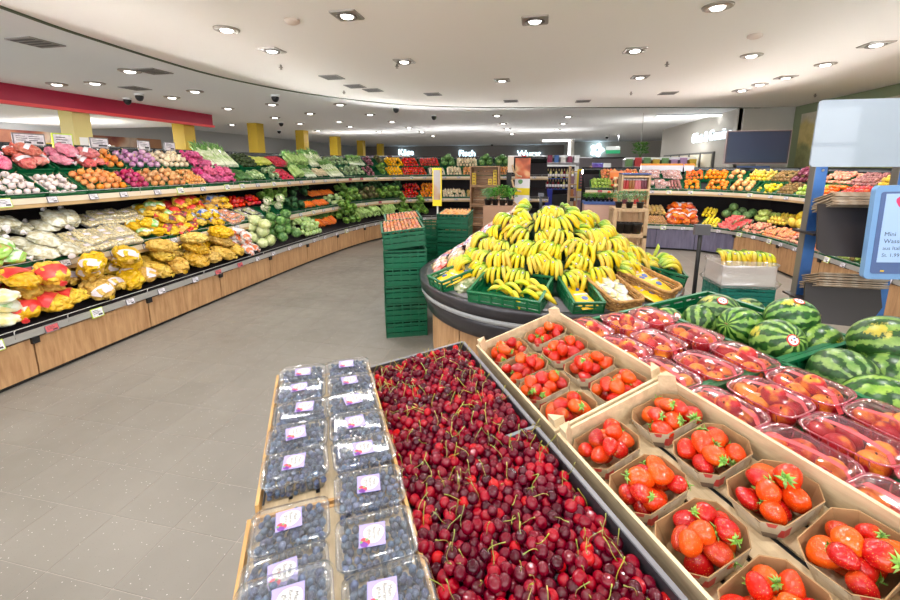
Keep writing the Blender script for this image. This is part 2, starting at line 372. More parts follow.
ob('core', G().ball(.1, .1, .08, 10, 6).mesh('core', mat('sign_core', rgb(225, 235, 240), .5)), None, o)

# ------------------------------------------------------------------ ceiling fittings
chrome = mat('brushed_steel', rgb(168, 160, 152), .35, metal=.6); lens = mat('lamp_lens', (1, .97, .92, 1), .4, emit=5.0); cup = mat('lamp_cup', rgb(120, 112, 106), .4, metal=.5); blackp = mat('black_plastic', rgb(26, 26, 28), .45)
g = G(); s_ = .11
g.loft([[(x, y, -.012) for x, y in rrect(.24, .24, .01, 1)], [(x, y, -.0) for x, y in rrect(.25, .25, .01, 1)]]); sq_frame = g.mesh('frame', chrome, False)
g = G(); g.lathe([(.088, -.012), (.095, -.02), (.075, -.024), (.07, -.014)], 20); sq_ring = g.mesh('lamp_ring', cup)
g = G(); g.lathe([(.0, -.026), (.05, -.026), (.06, -.013)], 16); sq_lens = g.mesh('lens', lens)
g = G(); g.lathe([(.125, 0), (.12, -.012), (.085, -.02), (.08, -.006)], 24); rd_frame = g.mesh('frame', chrome)
def downlight(x, y, kind, lab, grp, sc=1.0, rot=0, z=CEIL):
    o = em('ceiling_downlight', T(x, y, z) @ Rz(rot) @ S(sc), lab, 'ceiling light', grp)
    if kind == 'sq': ob('frame', sq_frame, None, o); ob('lamp_ring', sq_ring, Rx(rnd(.12)), o)
    else: ob('frame', rd_frame, None, o)
    ob('lens', sq_lens, None, o)
LN = ['first square downlight of the row above the shelf aisle, top left centre', 'square downlight above the crate stack, second in its row', 'square downlight at top centre, nearest above the bananas', 'square downlight above the right of the bananas', 'round downlight at the top right edge of frame', 'round bright downlight above the television screen', 'square downlight small, above the centre of the hall',
 'round downlight near the green ceiling trim, upper left', 'square downlight beside the green ceiling trim, upper left', 'square downlight nearest the right wall at frame edge', 'square downlight third from right wall corner', 'square downlight farthest in the row along right wall', 'round downlight in the row along the right wall', 'round downlight far in the row along the right wall', 'square downlight over the right produce shelf corner']
for (x, y, kd), lab in zip(NEAR_LAMPS, LN): downlight(x, y, kd, lab+', set in beige ceiling' if len(lab.split()) < 12 else lab, 'downlights in the beige ceiling')
for x, y in BACK_LAMPS: downlight(x, y, 'sq', 'square downlight in beige ceiling above the photographer', 'downlights over the photographer')
farpx = [(130,72),(195,92),(95,84),(57,85),(172,98),(228,109),(272,105),(340,105),(310,114),(370,115),(339,122),(392,122),(350,127),(409,128),(422,132),(379,132),(433,136),(497,116),(503,124),(507,129),(568,117),(563,124),(557,130),(512,134),(232,125),(275,118),(300,124),(318,131)]
for px, py in farpx:
    p = atz(px, py, CEIL); downlight(p[0], p[1], 'rd', 'small round downlight in the white outer ceiling', 'downlights in the white ceiling', 1.2, 0, CEIL+.02)
vent = mat('vent_grille', rgb(150, 146, 142), .6)
def vent_at(px, py, lab, z=CEIL, w=.3):
    p = atz(px, py, z); o = em('ceiling_vent', T(p[0], p[1], z), lab, 'vent', 'ceiling vents')
    ob('frame', G().box(-w/2, -w/2, -.012, w/2, w/2, 0).mesh('frame', vent, False), None, o)
    for i in range(4): ob('slat', G().box(-w*.42, -w*.4+i*w*.22, -.016, w*.42, -w*.4+i*w*.22+w*.1, -.012).mesh('slat', mat('vent_dark', rgb(90, 88, 86), .6), False), None, o)
for px, py, lab in [(433,94,'slim ceiling vent above the middle of the store'),(373,90,'slim ceiling vent left of the middle'),(511,101,'ceiling vent near the curved ceiling edge'),(583,101,'ceiling vent near the curved edge, right'),(332,77,'ceiling vent beside the small downlight row'),(355,86,'ceiling vent between two downlights'),(668,93,'ceiling vent ahead of the right shelf')]: vent_at(px, py, lab)
for px, py, lab in [(153,71,'ceiling vent in the white ceiling on the left'),(36,42,'round shadowed vent in white ceiling, far left'),(135,88,'small vent in white ceiling above the fascia')]: vent_at(px, py, lab, CEIL+.02, .36)
def dome(px, py, lab, z=CEIL, r=.07):
    p = atz(px, py, z); o = em('ceiling_camera', T(p[0], p[1], z), lab, 'camera', 'dome cameras')
    ob('mount', G().lathe([(r*.9, 0), (r*.9, -.03), (r*.6, -.04)], 14).mesh('mount', white), None, o); ob('dome', G().ball(r*.8, r*.8, r, 12, 8, M=T(0, 0, -.05)).mesh('dome', blackp), None, o)
for px, py, lab in [(139,94,'black dome camera above the crimson fascia'),(127,98,'lower black dome camera by the crimson fascia'),(275,95,'black dome camera near the green trim'),(396,107,'black dome camera on white ceiling, near curve'),(434,115,'black dome camera, second along the white ceiling'),(492,144,'black dome camera far ahead at centre'),(607,136,'black dome camera hanging right of centre'),(279,130,'black dome camera beside third column'),(281,122,'black dome camera above third column')]: dome(px, py, lab, CEIL+.02, .09)
for px, py, lab in [(292,20,'pale round smoke detector in beige ceiling, upper left'),(755,35,'pale round smoke detector in beige ceiling, upper right')]:
    p = atz(px, py, CEIL); ob('smoke_detector', G().lathe([(.07, 0), (.07, -.02), (.045, -.035), (0, -.036)], 18).mesh('smoke_detector', mat('detector', rgb(222, 205, 192), .6)), T(p[0], p[1], CEIL), None, lab, 'smoke detector')
for px, py in [(281,68),(397,67),(344,93),(667,65),(631,94),(815,96)]:
    p = atz(px, py, CEIL-.04); ob('sprinkler', G().lathe([(.012, .04), (.012, .01), (.03, .008), (.03, .002), (.008, 0), (.02, -.02)], 8).mesh('sprinkler', chrome), T(p[0], p[1], CEIL-.04), None, 'tiny steel sprinkler head hanging from beige ceiling', 'sprinkler', 'sprinklers')
# ================================================================== FOREGROUND FRUIT DISPLAY
PH = .528
HV = np.array([math.cos(PH), math.sin(PH), 0]); HU = np.array([-math.sin(PH), math.cos(PH), 0])
def frm(o, a):
    """x = along v (right, tilted up by a), y = along u (away), z = normal"""
    v = np.array([math.cos(PH)*math.cos(a), math.sin(PH)*math.cos(a), math.sin(a)]); return axes(o, v, HU, np.cross(v, HU))
FB = frm((-.834, 1.27, .895), 0)                      # blueberry lids: label centre of far left box
FC = frm((-.287-.4*.9912*HV[0], 1.628-.4*.9912*HV[1], .850), .1327)   # cherry trays: far left rim corner, tray spans x 0..0.4, y -0.6..0
P0 = np.array([-.227, 1.608, .903]); FS = frm(P0, .277)               # strawberry crates rim
pS = P0+.4*np.array([math.cos(PH)*math.cos(.277), math.sin(PH)*math.cos(.277), math.sin(.277)])+.02*HV; pS[2] = .945
FP = frm(pS, .08)                                     # nectarine crates rim
FM = FP @ T(.46, 0, .0)                               # melon crates rim
# materials
pale_wood = wood('pale_poplar', rgb(196, 172, 136), rgb(226, 204, 168), (2, 14, 14), 3, .06)
pale_wood_y = wood('pale_poplar_long', rgb(196, 172, 136), rgb(226, 204, 168), (14, 2, 14), 3, .06)
honey_wood = wood('honey_pine', rgb(196, 144, 80), rgb(220, 176, 110), (14, 2, 14), 3, .06)
tray_grey = mat('dark_grey_tray', rgb(62, 60, 66), .4, spec=.5); tray_rim = mat('grey_tray_rim', rgb(120, 118, 124), .35)
card = mat('kraft_board', rgb(172, 136, 94), .75, rgb(152, 118, 78), 14)
def printed_card():
    k = N('printed_board'); v = k.coord('Object', (34, 34, 28)); vo = k.n('ShaderNodeTexVoronoi', {'Vector': v, 'Scale': 1.0, 'Randomness': .8}, feature='F1', distance='CHEBYCHEV')
    r = k.n('ShaderNodeSeparateColor', {0: vo.outputs['Color']}); f = k.math('LESS_THAN', vo.outputs['Distance'], .42)
    c = k.ramp(r.outputs[0], [(0, rgb(206, 198, 184)), (.45, rgb(198, 62, 60)), (.62, rgb(216, 206, 188)), (.8, rgb(120, 104, 92)), (.9, rgb(206, 190, 160))], 'CONSTANT')
    k.set('Base Color', k.mix(f, rgb(196, 182, 160), c)); k.set('Roughness', .5); return k.m
print_m = printed_card()
clear = plastic('clear_blister', (.97, .98, .99, 1), .045, .16)
pinkpl = plastic('pink_blister', (.96, .70, .74, 1), .10, .16, .1, rgb(230, 90, 120))
green_pl = mat('green_crate_plastic', rgb(14, 104, 62), .38, spec=.5, var=(0, .05, .06)); dgreen_pl = mat('dark_green_crate_plastic', rgb(10, 92, 62), .4, var=(0, .05, .08))

# ---- display stand under everything
dm = mat('stand_grey', rgb(70, 70, 74), .5); dwood = wood('stand_oak', rgb(150, 112, 78), rgb(176, 136, 98), (10, 10, 1), 3)
STM = axes((FS @ Vector((.3, -.7, 0))).to_tuple()[:2]+(0,), HV, HU, (0, 0, 1))
stand = em('display_stand', STM, 'tiered fruit display stand under the cherries, strawberries and melons', 'display stand')
sinv = STM.inverted()
def board(frame, x0, x1, y0, y1, z, th=.02, nm='deck'):
    ob(nm, G().box(x0, y0, z-th, x1, y1, z).mesh(nm, dm, False), sinv @ frame, stand)
board(FB, -.085, .28, -1.25, .09, -.078); board(FC, .02, .4, -1.25, .0, -.075); board(FS, 0, .41, -1.25, .0, -.1); board(FP, 0, .46, -1.25, 0, -.11); board(FM, 0, .42, -1.25, 0, -.19)
for fr, x, z in ((FB, -.05, -.1), (FB, .26, -.1), (FS, .05, -.12), (FS, .36, -.12), (FM, .03, -.21), (FM, .36, -.21)):
    for y in (-.08, -1.15):
        p = fr @ Vector((x, y, z)); ob('leg', G().box(-.02, -.02, 0, .02, .02, p.z).mesh('leg', dm, False), sinv @ axes((p.x, p.y, 0), HV, HU, (0, 0, 1)), stand)
pa = sinv @ (FB @ Vector((-.07, 0, 0))); pb = sinv @ (FM @ Vector((.38, 0, 0)))
ob('back_panel', G().box(pa.x, pa.y-.04, .06, pb.x, pa.y-.02, .70).mesh('back_panel', dwood, False), None, stand)
ob('side_panel', G().box(pa.x, pa.y-1.24, .06, pa.x+.02, pa.y-.02, .77).mesh('side_panel', dwood, False), None, stand)

# ---- wooden crates with slats (rim at z=0, far-left corner at the origin)
def wooden_crate(F, w, d, h, lab, mwall, mslat, posts=True, nslat=5, group=None, eh=None):
    o = em('wooden_crate', F @ T(w/2, -d/2, -h), lab, 'crate', group); t = .008
    for nm, a in (('end_wall', (-w/2, d/2-t, 0, w/2, d/2, eh or h)), ('end_wall', (-w/2, -d/2, 0, w/2, -d/2+t, eh or h)), ('side_wall', (-w/2, -d/2+t, 0, -w/2+t, d/2-t, h)), ('side_wall', (w/2-t, -d/2+t, 0, w/2, d/2-t, h))):
        ob(nm, G().box(*a).mesh(nm, mwall, False), None, o)
    sw = (w-.02)/nslat
    sm = G().box(-sw*.42, -d/2+t, 0, sw*.42, d/2-t, .006).mesh('slat', mslat, False)
    for i in range(nslat): ob('slat', sm, T(-w/2+.01+sw*(i+.5), 0, .002), o)
    ob('batten', G().box(-w/2, -d/2, -.012, w/2, -d/2+.05, -.0).mesh('batten', mslat, False), None, o); ob('batten', G().box(-w/2, d/2-.05, -.012, w/2, d/2, 0).mesh('batten', mslat, False), None, o)
    if posts:
        g = G(); g.prism([(0, 0), (.034, 0), (0, .034)], .002, h+.028); pm_ = g.mesh('corner_post', pale_wood, False)
        for x, y, a in ((-w/2+t, -d/2+t, 0), (w/2-t, -d/2+t, 90), (w/2-t, d/2-t, 180), (-w/2+t, d/2-t, 270)): ob('corner_post', pm_, T(x, y, 0) @ Rz(math.radians(a)), o)
    return o
# ---- strawberries
def straw_mat():
    k = N('strawberry_skin'); v = k.coord('Object'); z = k.n('ShaderNodeSeparateXYZ', {0: v}).outputs[2]; r = k.rand()
    red = k.ramp(r, [(0, rgb(178, 10, 18)), (.35, rgb(204, 26, 10)), (.6, rgb(222, 66, 8)), (.85, rgb(228, 88, 10)), (1, rgb(160, 6, 24))])
    sh = k.math('ADD', k.math('MULTIPLY', z, 18), k.math('MULTIPLY', k.noise(v, 40, 3), .5))
    col = k.mix(k.ramp(sh, [(.5, (0, 0, 0, 1)), (1.0, (.6, .6, .6, 1))]), red, rgb(236, 128, 24))
    vo = k.n('ShaderNodeTexVoronoi', {'Vector': v, 'Scale': 260.0}); seed = k.math('LESS_THAN', vo.outputs['Distance'], .19)
    k.set('Base Color', k.mix(k.math('MULTIPLY', seed, .7), col, rgb(226, 150, 60))); k.set('Roughness', .2); k.set('Specular IOR Level', .6)
    k.bump(vo.outputs['Distance'], .35, .0015); return k.m
strawm = straw_mat(); calyxm = mat('calyx_green', rgb(112, 164, 58), .6, rgb(150, 190, 90), 60, var=(.02, .1, .15))
STRAW = []
for i in range(5):
    random.seed(40+i); L = .0235+.0013*i; W = .0232+.0014*(i % 3); lob = rnd(.3)
    def f(v, L=L, W=W, lob=lob, i=i):
        x, y, z = v; t = (z+1)/2
        w = (1-.34*(1-t)**1.7)*(1 if t < .85 else 1-.1*(t-.85)/.15); a = math.atan2(y, x)
        w *= 1+.07*math.cos(2*a+i)+.04*math.cos(3*a+lob*9); return np.array([x*w, y*w, z-(.16*math.exp(-((x*x+y*y)/.06)) if z > 0 else 0)])
    g = G(); g.ball(W, W, L, 16, 12, fn=f); STRAW.append((g.mesh('strawberry', strawm), L, W))
def calyx_mesh(seed):
    random.seed(seed); g = G()
    for i in range(9):
        a = i*2*math.pi/9+rnd(.2); l = .016+rnd(.004); up = .006+rnd(.006); c, s = math.cos(a), math.sin(a); px, py = -s, c; w = .0035
        P = [(0, 0, .001), (c*l*.45+px*w, s*l*.45+py*w, up*.5), (c*l, s*l, up*.1+rnd(.004)), (c*l*.45-px*w, s*l*.45-py*w, up*.5), (c*l*.5, s*l*.5, up*.5+.002)]
        g.add(P, [(0, 1, 4), (1, 2, 4), (2, 3, 4), (3, 0, 4)])
    g.tube([(0, 0, 0), (0, .001, .008), (.003, .002, .016)], [.0016, .0013, .001], 5); return g.mesh('calyx', calyxm, False)
CALYX = [calyx_mesh(i) for i in range(4)]
# cardboard punnet: chamfered corners, printed outside, kraft inside
def punnet_rings(w, d, c, z): return [(-w/2+c, -d/2, z), (w/2-c, -d/2, z), (w/2, -d/2+c, z), (w/2, d/2-c, z), (w/2-c, d/2, z), (-w/2+c, d/2, z), (-w/2, d/2-c, z), (-w/2, -d/2+c, z)]
PW, PD, PHT = .172, .128, .058
g = G(); g.loft([punnet_rings(PW-.03, PD-.026, .024, 0), punnet_rings(PW, PD, .03, PHT)], True, False); pun_out = g.mesh('outer_print', print_m, False)
g = G(); g.loft([punnet_rings(PW-.004, PD-.004, .029, PHT), punnet_rings(PW-.034, PD-.03, .023, .003)], False, True); g.loft([punnet_rings(PW, PD, .03, PHT), punnet_rings(PW-.004, PD-.004, .029, PHT)], False, False); pun_in = g.mesh('board_lining', card, False)
ORD = ['first', 'second', 'third', 'fourth', 'fifth', 'sixth', 'seventh', 'eighth', 'ninth', 'tenth']
def strawberry_punnet(F, where, side, row, big=1.0, n=14):
    o = em('cardboard_punnet', F, 'cardboard strawberry punnet, %s row, %s side of the %s crate' % (ORD[row], side, where), 'punnet', 'strawberry punnets')
    ob('outer_print', pun_out, None, o); ob('board_lining', pun_in, None, o)
    pts = []
    for lay, (z, m) in enumerate(((.024, 6), (.049, 13), (.074, 6))):
        tries = 0; cnt = 0
        while cnt < m and tries < 400:
            tries += 1; kx = 1-.22*(lay == 2); x = rnd(PW/2-(.046 if lay == 0 else .028))*kx; y = rnd(PD/2-(.042 if lay == 0 else .027))*kx
            if all((x-a)**2+(y-b)**2+((z-c)*1.1)**2 > ((.0385 if lay == 0 else .0345)*big)**2 for a, b, c in pts): pts.append((x, y, z)); cnt += 1
    for x, y, z in pts:
        me, L, W = random.choice(STRAW); sc = big*random.uniform(.84, 1.08)
        # lying on the side with tip or calyx showing
        R = Rz(rnd(math.pi)) @ Rx(math.pi/2+rnd(.75)) @ Rz(rnd(math.pi)) if z > .03 else rrot()
        b = ob('strawberry', me, F @ T(x, y, z) @ R @ S(sc), None, 'ripe strawberry in the %s row %s punnet of the %s crate' % (ORD[row], side, where), 'strawberry', 'strawberries, %s row %s, %s crate' % (ORD[row], side, where))
        if z > .03 and random.random() < .75: ob('calyx', random.choice(CALYX), T(0, 0, L*.86), b)
random.seed(11)
wooden_crate(FS, .4, .6, .09, 'pale wooden strawberry crate farther from the viewer', pale_wood_y, pale_wood_y)
wooden_crate(FS @ T(0, -.61, 0), .4, .62, .09, 'pale wooden strawberry crate nearer to the viewer', pale_wood_y, pale_wood_y)
for ci, where in enumerate(('far', 'near')):
    for r in range(4):
        for s, side in enumerate(('left', 'right')):
            y = -.078-.146*r-.612*ci; x = .098+.186*s+(.012 if ci and s else 0)
            strawberry_punnet(FS @ T(x+rnd(.003), y-(.006*s), -.085) @ Rz(rnd(.05)+.03) @ tilt(.03), where, side, r, 1.06 if ci else 1.0)
# ---- cherry trays
def cherry_mat():
    k = N('cherry_skin'); r = k.rand(); v = k.coord('Object')
    c = k.ramp(r, [(0, rgb(54, 0, 16)), (.35, rgb(98, 0, 26)), (.7, rgb(140, 0, 30)), (.93, rgb(176, 2, 26)), (1, rgb(206, 16, 14))])
    c = k.mix(k.math('MULTIPLY', k.noise(v, 60, 2), .35), c, rgb(92, 4, 26)); k.set('Base Color', c); k.set('Roughness', .1); k.set('Specular IOR Level', .4); k.set('Coat Weight', .12); k.set('Coat Roughness', .08); return k.m
cherm = cherry_mat(); stemm = mat('cherry_stem', rgb(132, 140, 48), .6, rgb(170, 150, 70), 30, var=(.02, .1, .2))
def fch(v):
    x, y, z = v; q = x*x+y*y; return np.array([x*1.03, y*(.97), z*.93-(.3*math.exp(-q/.05) if z > 0 else 0)])
g = G(); g.ball(.0137, .0137, .0137, 14, 10, fn=fch); cher_me = g.mesh('cherry', cherm)
gl = G(); gl.ball(.0137, .0137, .0137, 9, 7, fn=fch); CV = np.array(gl.V); CF = gl.F
STEMS = []; STEMG = []
for i in range(4):
    random.seed(90+i); a = rnd(3); b = .012+.01*random.random(); L = .034+.012*random.random()
    P = [(b*t*t*math.cos(a)+.003*math.sin(5*t), b*t*t*math.sin(a), .0085+L*t) for t in np.linspace(0, 1, 6)]
    g = G(); g.tube(P, [.0012, .0008, .0008, .0008, .0009, .0015], 5); STEMG.append((np.array(g.V), g.F)); STEMS.append(g.mesh('stem', stemm))
# heap of cherries: layered random packing inside each tray
random.seed(5); CH = []
for ti, y1 in enumerate((-.012, -.592)):
    y0 = y1-.575
    for lay, z in enumerate((-.030, -.012, .004)):
        step = .0262; ny = int((y1-y0)/(step*.88))
        for j in range(ny+1):
            for i in range(16):
                x = .0+(i+.5*((j+lay) % 2))*step+rnd(.004); y = y0+.01+j*step*.88+rnd(.004)
                if lay == 0 and not (x < .03 or x > .36 or y > y1-.03): continue
                if lay == 2 and random.random() > .42: continue
                if x < -.002 or x > .392: continue
                edge = min(x+.03, .40-x, (y1-y)+.004+(.1 if ti and x < .31 else 0))
                zz = z+rnd(.004)+(.006*math.sin(9*x+5*y)) - (.018 if edge < .02 else 0)
                if lay == 2 and edge < .03: continue
                CH.append((x, y, zz, lay))
vis = []
for i, (x, y, z, lay) in enumerate(CH):
    p = FC @ Vector((x, y, z)); q = proj(p)
    if -10 < q[0] < 910 and q[1] < 608: vis.append((q[2]-(.12 if lay == 2 else 0)+(1 if lay == 0 else 0), i))
vis = set(i for _, i in sorted(vis)[:300]); gs = G(); gstem = G()
for i, (x, y, z, lay) in enumerate(CH):
    R = Rz(rnd(3.14)) @ Rx(abs(random.gauss(0, .9))) @ Rz(rnd(3.14)) @ S(random.uniform(.93, 1.1)); M_ = FC @ T(x, y, z) @ R; st = random.random() < (.42 if lay == 2 else .22)
    if i in vis:
        c = ob('cherry', cher_me, M_, None, 'glossy dark red cherry in the %s grey tray' % ('near' if y < -.6 else 'far'), 'cherry', 'cherries in the %s tray' % ('near' if y < -.6 else 'far'))
        if st: ob('stem', STEMS[i % 4], None, c)
    else:
        gs.add(CV, CF, 0, M_)
        if st and lay: gs.add(*STEMG[i % 4], 1, M_)
ob('cherry_heap', gs.mesh('cherry_heap', [cherm, stemm]), None, None, 'heap of dark red cherries filling the grey trays', 'cherries', None, 'stuff')
def tray(F, w, d, h, lab, lowfar=0, lownear=0):
    o = em('fruit_tray', F @ T(w/2, -d/2, -h), lab, 'tray')
    g = G(); t = .005
    for a in ((-w/2, d/2-t, 0, w/2, d/2, h-lowfar), (-w/2, -d/2, 0, w/2, -d/2+t, h-lownear), (w/2-t, -d/2, 0, w/2, d/2, h), (-w/2, -d/2, 0, -w/2+t, d/2, h-.03)): g.box(*a)
    if lowfar: g.box(w/2-.09, d/2-t, h-lowfar, w/2, d/2, h)
    g.box(-w/2, -d/2, 0, w/2, d/2, .004); ob('body', g.mesh('body', tray_grey, False), None, o)
    g = G()
    for a in ((-w/2 if not lowfar else w/2-.09, d/2-t*.5, h-.003, w/2, d/2+.008, h+.001), (w/2-t*.5, -d/2, h-.003, w/2+.008, d/2, h+.001)): g.box(*a)
    ob('rim', g.mesh('rim', tray_rim, False), None, o)
tray(FC, .4, .6, .07, 'dark grey cherry tray farther from the viewer', 0, .035); tray(FC @ T(0, -.612, 0), .4, .62, .07, 'dark grey cherry tray nearer to the viewer', .035, 0)
# ---- blueberry boxes
def berry_mat():
    k = N('blueberry_skin'); v = k.coord('Object'); c = k.vary(k.ramp(k.noise(v, 90, 3), [(.3, rgb(46, 56, 86)), (.7, rgb(108, 126, 156))]), .02, .2, .35); k.set('Base Color', c); k.set('Roughness', .55); return k.m
berm = berry_mat()
def fbb(v):
    x, y, z = v; q = x*x+y*y; return np.array([x, y, z*.86-(.22*math.exp(-q/.04) if z > 0 else 0)+(.06*math.exp(-((math.sqrt(q)-.33)**2)/.008) if z > 0 else 0)])
g = G(); g.ball(.0078, .0078, .0078, 12, 9, fn=fbb); bb_me = g.mesh('blueberry', berm)
gl = G(); gl.ball(.0078, .0078, .0078, 8, 6, fn=fbb); BBV = np.array(gl.V); BBF = gl.F
BW, BD, BH = .160, .117, .062
g = G(); g.loft([ring(BW-.026, BD-.026, .014, 0), ring(BW-.022, BD-.022, .016, .004), ring(BW-.008, BD-.008, .02, BH-.016)], True, False); g.loft([ring(BW-.008, BD-.008, .02, BH-.016), ring(BW+.004, BD+.004, .022, BH-.015), ring(BW+.004, BD+.004, .022, BH-.012)], False, False); box_me = g.mesh('base', clear)
g = G(); g.loft([ring(BW+.006, BD+.006, .022, BH-.013), ring(BW+.005, BD+.005, .022, BH-.007), ring(BW-.008, BD-.008, .02, BH-.006), ring(BW-.016, BD-.016, .02, BH), ring(BW-.03, BD-.03, .016, BH-.001)], False, True); lid_me = g.mesh('lid', clear)
g = G(); g.loft([[(x*1.0, y*1.0, 0) for x, y in rrect(BW+.01, BD+.01, .024, 4)], [(x, y, .003) for x, y in rrect(BW+.01, BD+.01, .024, 4)]], False, False); rim_me = g.mesh('rim', clear)
lilac = mat('lilac_label', rgb(166, 154, 210), .45); lwhite = mat('label_white', rgb(224, 222, 220), .45); linkm = mat('label_ink', rgb(40, 36, 44), .5); lberry = mat('label_red', rgb(240, 74, 84), .5); lpurple = mat('label_purple', rgb(124, 60, 160), .5); lgreen = mat('label_green', rgb(110, 160, 110), .5)
def blob(r, n=14, wob=.06, sx=1, sy=1): return [(sx*r*(1+wob*math.sin(3*2*math.pi*i/n))*math.cos(2*math.pi*i/n), sy*r*(1+wob*math.sin(3*2*math.pi*i/n))*math.sin(2*math.pi*i/n)) for i in range(n)]
g = G(); g.box(-.027, -.027, 0, .027, .027, .0005); lab_me = g.mesh('label', lilac, False)
g = G(); g.prism([(x+.003, y+.002) for x, y in blob(.021, 18)], .0005, .0008, 0)
tV, tF = text_geo('Mein\nBeeren\nglück', .0115, 0, .95, .8); g.add(tV, tF, 1, T(.004, .002, .0010) @ Rz(-math.pi/2))
tV, tF = text_geo('· · · · · · ·', .006); g.add(tV, tF, 0, T(.0238, 0, .001) @ Rz(-math.pi/2))
for cx, cy, r, mi in ((-.017, -.012, .0065, 2), (-.010, -.017, .0065, 2), (-.018, -.020, .006, 3), (-.013, -.0225, .005, 3), (-.022, -.015, .003, 4), (-.011, -.011, .003, 4)): g.prism([(cx+x, cy+y) for x, y in blob(r, 10)], .0008, .0012+.0001*mi, mi)
art_me = g.mesh('label_print', [lwhite, linkm, lberry, lpurple, lgreen], False)
BOXES = []
BC = [('left', 0.0), ('right', .165)]
for ci, (side, x) in enumerate(BC):
    for r in range(9):
        y = -.125*r; z = 0; rx = 0
        if ci == 0 and r >= 5: y -= .05; z -= .012
        if ci == 0 and r == 7: y += .05; z += .034; rx = .10
        if ci == 1 and r >= 5: y -= .010*(r-4)
        BOXES.append((side, r, FB @ T(x+rnd(.005)-(.008 if ci == 0 and r > 4 else 0), y+rnd(.003), -BH+z) @ Rz(rnd(.05)) @ Rx(rx+rnd(.03)) @ Ry(rnd(.03))))
BB = []
for bi, (side, r, F) in enumerate(BOXES):
    o = em('berry_box', F, 'clear plastic box of blueberries, %s from the far end in the %s column' % (ORD[r], side), 'berry box', 'blueberry boxes')
    ob('base', box_me, None, o); ob('lid', lid_me, None, o); ob('rim', rim_me, T(0, 0, BH-.014), o)
    l = ob('label', lab_me, T(.0+rnd(.012), rnd(.006), BH+.0006) @ Rz(rnd(.12)), o); ob('label_print', art_me, None, l)
    full = .042 if not (side == 'right' and r == 6) else .03
    for lay in range(4):
        z = .010+lay*.0118
        if z > full+.004: continue
        for i in range(9):
            for j in range(6):
                xx = -.0655+(i+.5*(j % 2))*.0158+rnd(.003)+.003*(lay % 2); yy = -.0435+j*.0172+rnd(.003)
                if lay < 3 and 0 < i < 8 and 0 < j < 5 and lay < 2: continue
                if abs(xx) > BW/2-.014 or abs(yy) > BD/2-.013: continue
                if lay == 3 and random.random() < .25: continue
                BB.append((F @ T(xx, yy, z+rnd(.002)), lay, (r, side)))
order = sorted(range(len(BB)), key=lambda i: proj(BB[i][0].translation)[2]-(.15 if BB[i][1] >= 2 else 0))
ok = [i for i in order if proj(BB[i][0].translation)[1] < 600 and proj(BB[i][0].translation)[0] > 0]; keep = set(ok[:300])
gs = G()
for i, (M_, lay, r) in enumerate(BB):
    M_ = M_ @ Rx(random.gauss(0, .9)) @ Ry(random.gauss(0, .9)) @ Rz(rnd(3)) @ S(random.uniform(.85, 1.12))
    if i in keep: ob('blueberry', bb_me, M_, None, 'dusty dark blue blueberry in the %s box of the %s column' % (ORD[r[0]], r[1]), 'blueberry', 'blueberries, %s box, %s column' % (ORD[r[0]], r[1]))
    else: gs.add(BBV, BBF, 0, M_)
ob('blueberry_fill', gs.mesh('blueberry_fill', berm), None, None, 'blueberries filling the clear plastic boxes farther back', 'blueberries', None, 'stuff')
wooden_crate(FB @ T(-.092, .062, -.030), .345, .655, .04, 'honey coloured wooden crate under the far blueberry boxes', honey_wood, pale_wood_y, False, eh=.012)
wooden_crate(FB @ T(-.106, -.60, -.042), .36, .66, .03, 'honey coloured wooden crate under the near blueberry boxes', honey_wood, pale_wood_y, False, eh=.01)
# ---- nectarines in pink punnets
def nect_mat():
    k = N('nectarine_skin'); v = k.coord('Object'); r = k.rand(); z = k.n('ShaderNodeSeparateXYZ', {0: v}).outputs[2]
    red = k.ramp(r, [(0, rgb(170, 20, 36)), (.5, rgb(204, 40, 40)), (1, rgb(150, 16, 48))]); blush = k.math('ADD', k.math('ADD', k.noise(v, 22, 3), k.math('MULTIPLY', z, 5)), k.math('MULTIPLY', k.math('SUBTRACT', r, .5), .25))
    c = k.mix(k.ramp(blush, [(.50, (0, 0, 0, 1)), (.66, (1, 1, 1, 1))]), red, rgb(246, 166, 48)); k.set('Base Color', c); k.set('Roughness', .3); k.set('Specular IOR Level', .5); return k.m
nectm = nect_mat(); strap_m = mat('pink_strap', rgb(246, 120, 124), .35)
def fn_(v):
    x, y, z = v; q = x*x+y*y; a = math.atan2(y, x); cl = .07*math.exp(-(a/.25)**2); return np.array([x*(1-cl), y*(1-cl*.3), z*.95-(.22*math.exp(-q/.06) if z > 0 else 0)])
g = G(); g.ball(.034, .034, .034, 18, 12, fn=fn_); nect_me = g.mesh('nectarine', nectm); nstem = G().tube([(0, 0, .024), (0, .001, .028), (.001, .002, .031)], [.002, .0018, .0025], 6).mesh('stem_scar', mat('stem_brown', rgb(96, 70, 40), .7))
NW, ND, NH = .128, .190, .066
g = G(); g.loft([ring(NW-.03, ND-.03, .03, 0), ring(NW-.012, ND-.012, .036, .03), ring(NW-.004, ND-.004, .038, NH), ring(NW+.008, ND+.008, .042, NH+.001), ring(NW+.008, ND+.008, .042, NH-.004)], True, False); npun = g.mesh('tub', pinkpl)
g = G()
for i in range(7):
    for sx in (-1, 1): g.tube([(sx*(NW/2-.013), -.06+.02*i, .008), (sx*(NW/2-.001), -.06+.02*i, NH-.004)], .0016, 4)
g.tube([(x, y, NH) for x, y in rrect(NW+.008, ND+.008, .042, 5)]+[(x, y, NH) for x, y in rrect(NW+.008, ND+.008, .042, 5)][:1], .0022, 5)
nrib = g.mesh('rim_ribs', plastic('pink_rim', (.95, .6, .66, 1), .35, .2, .1, rgb(236, 120, 140)))
g = G(); st_ = []
for t in np.linspace(-1, 1, 9): st_.append((t*(ND/2+.006), .002+NH+.018*(1-t*t)-(.035 if abs(t) == 1 else 0)))
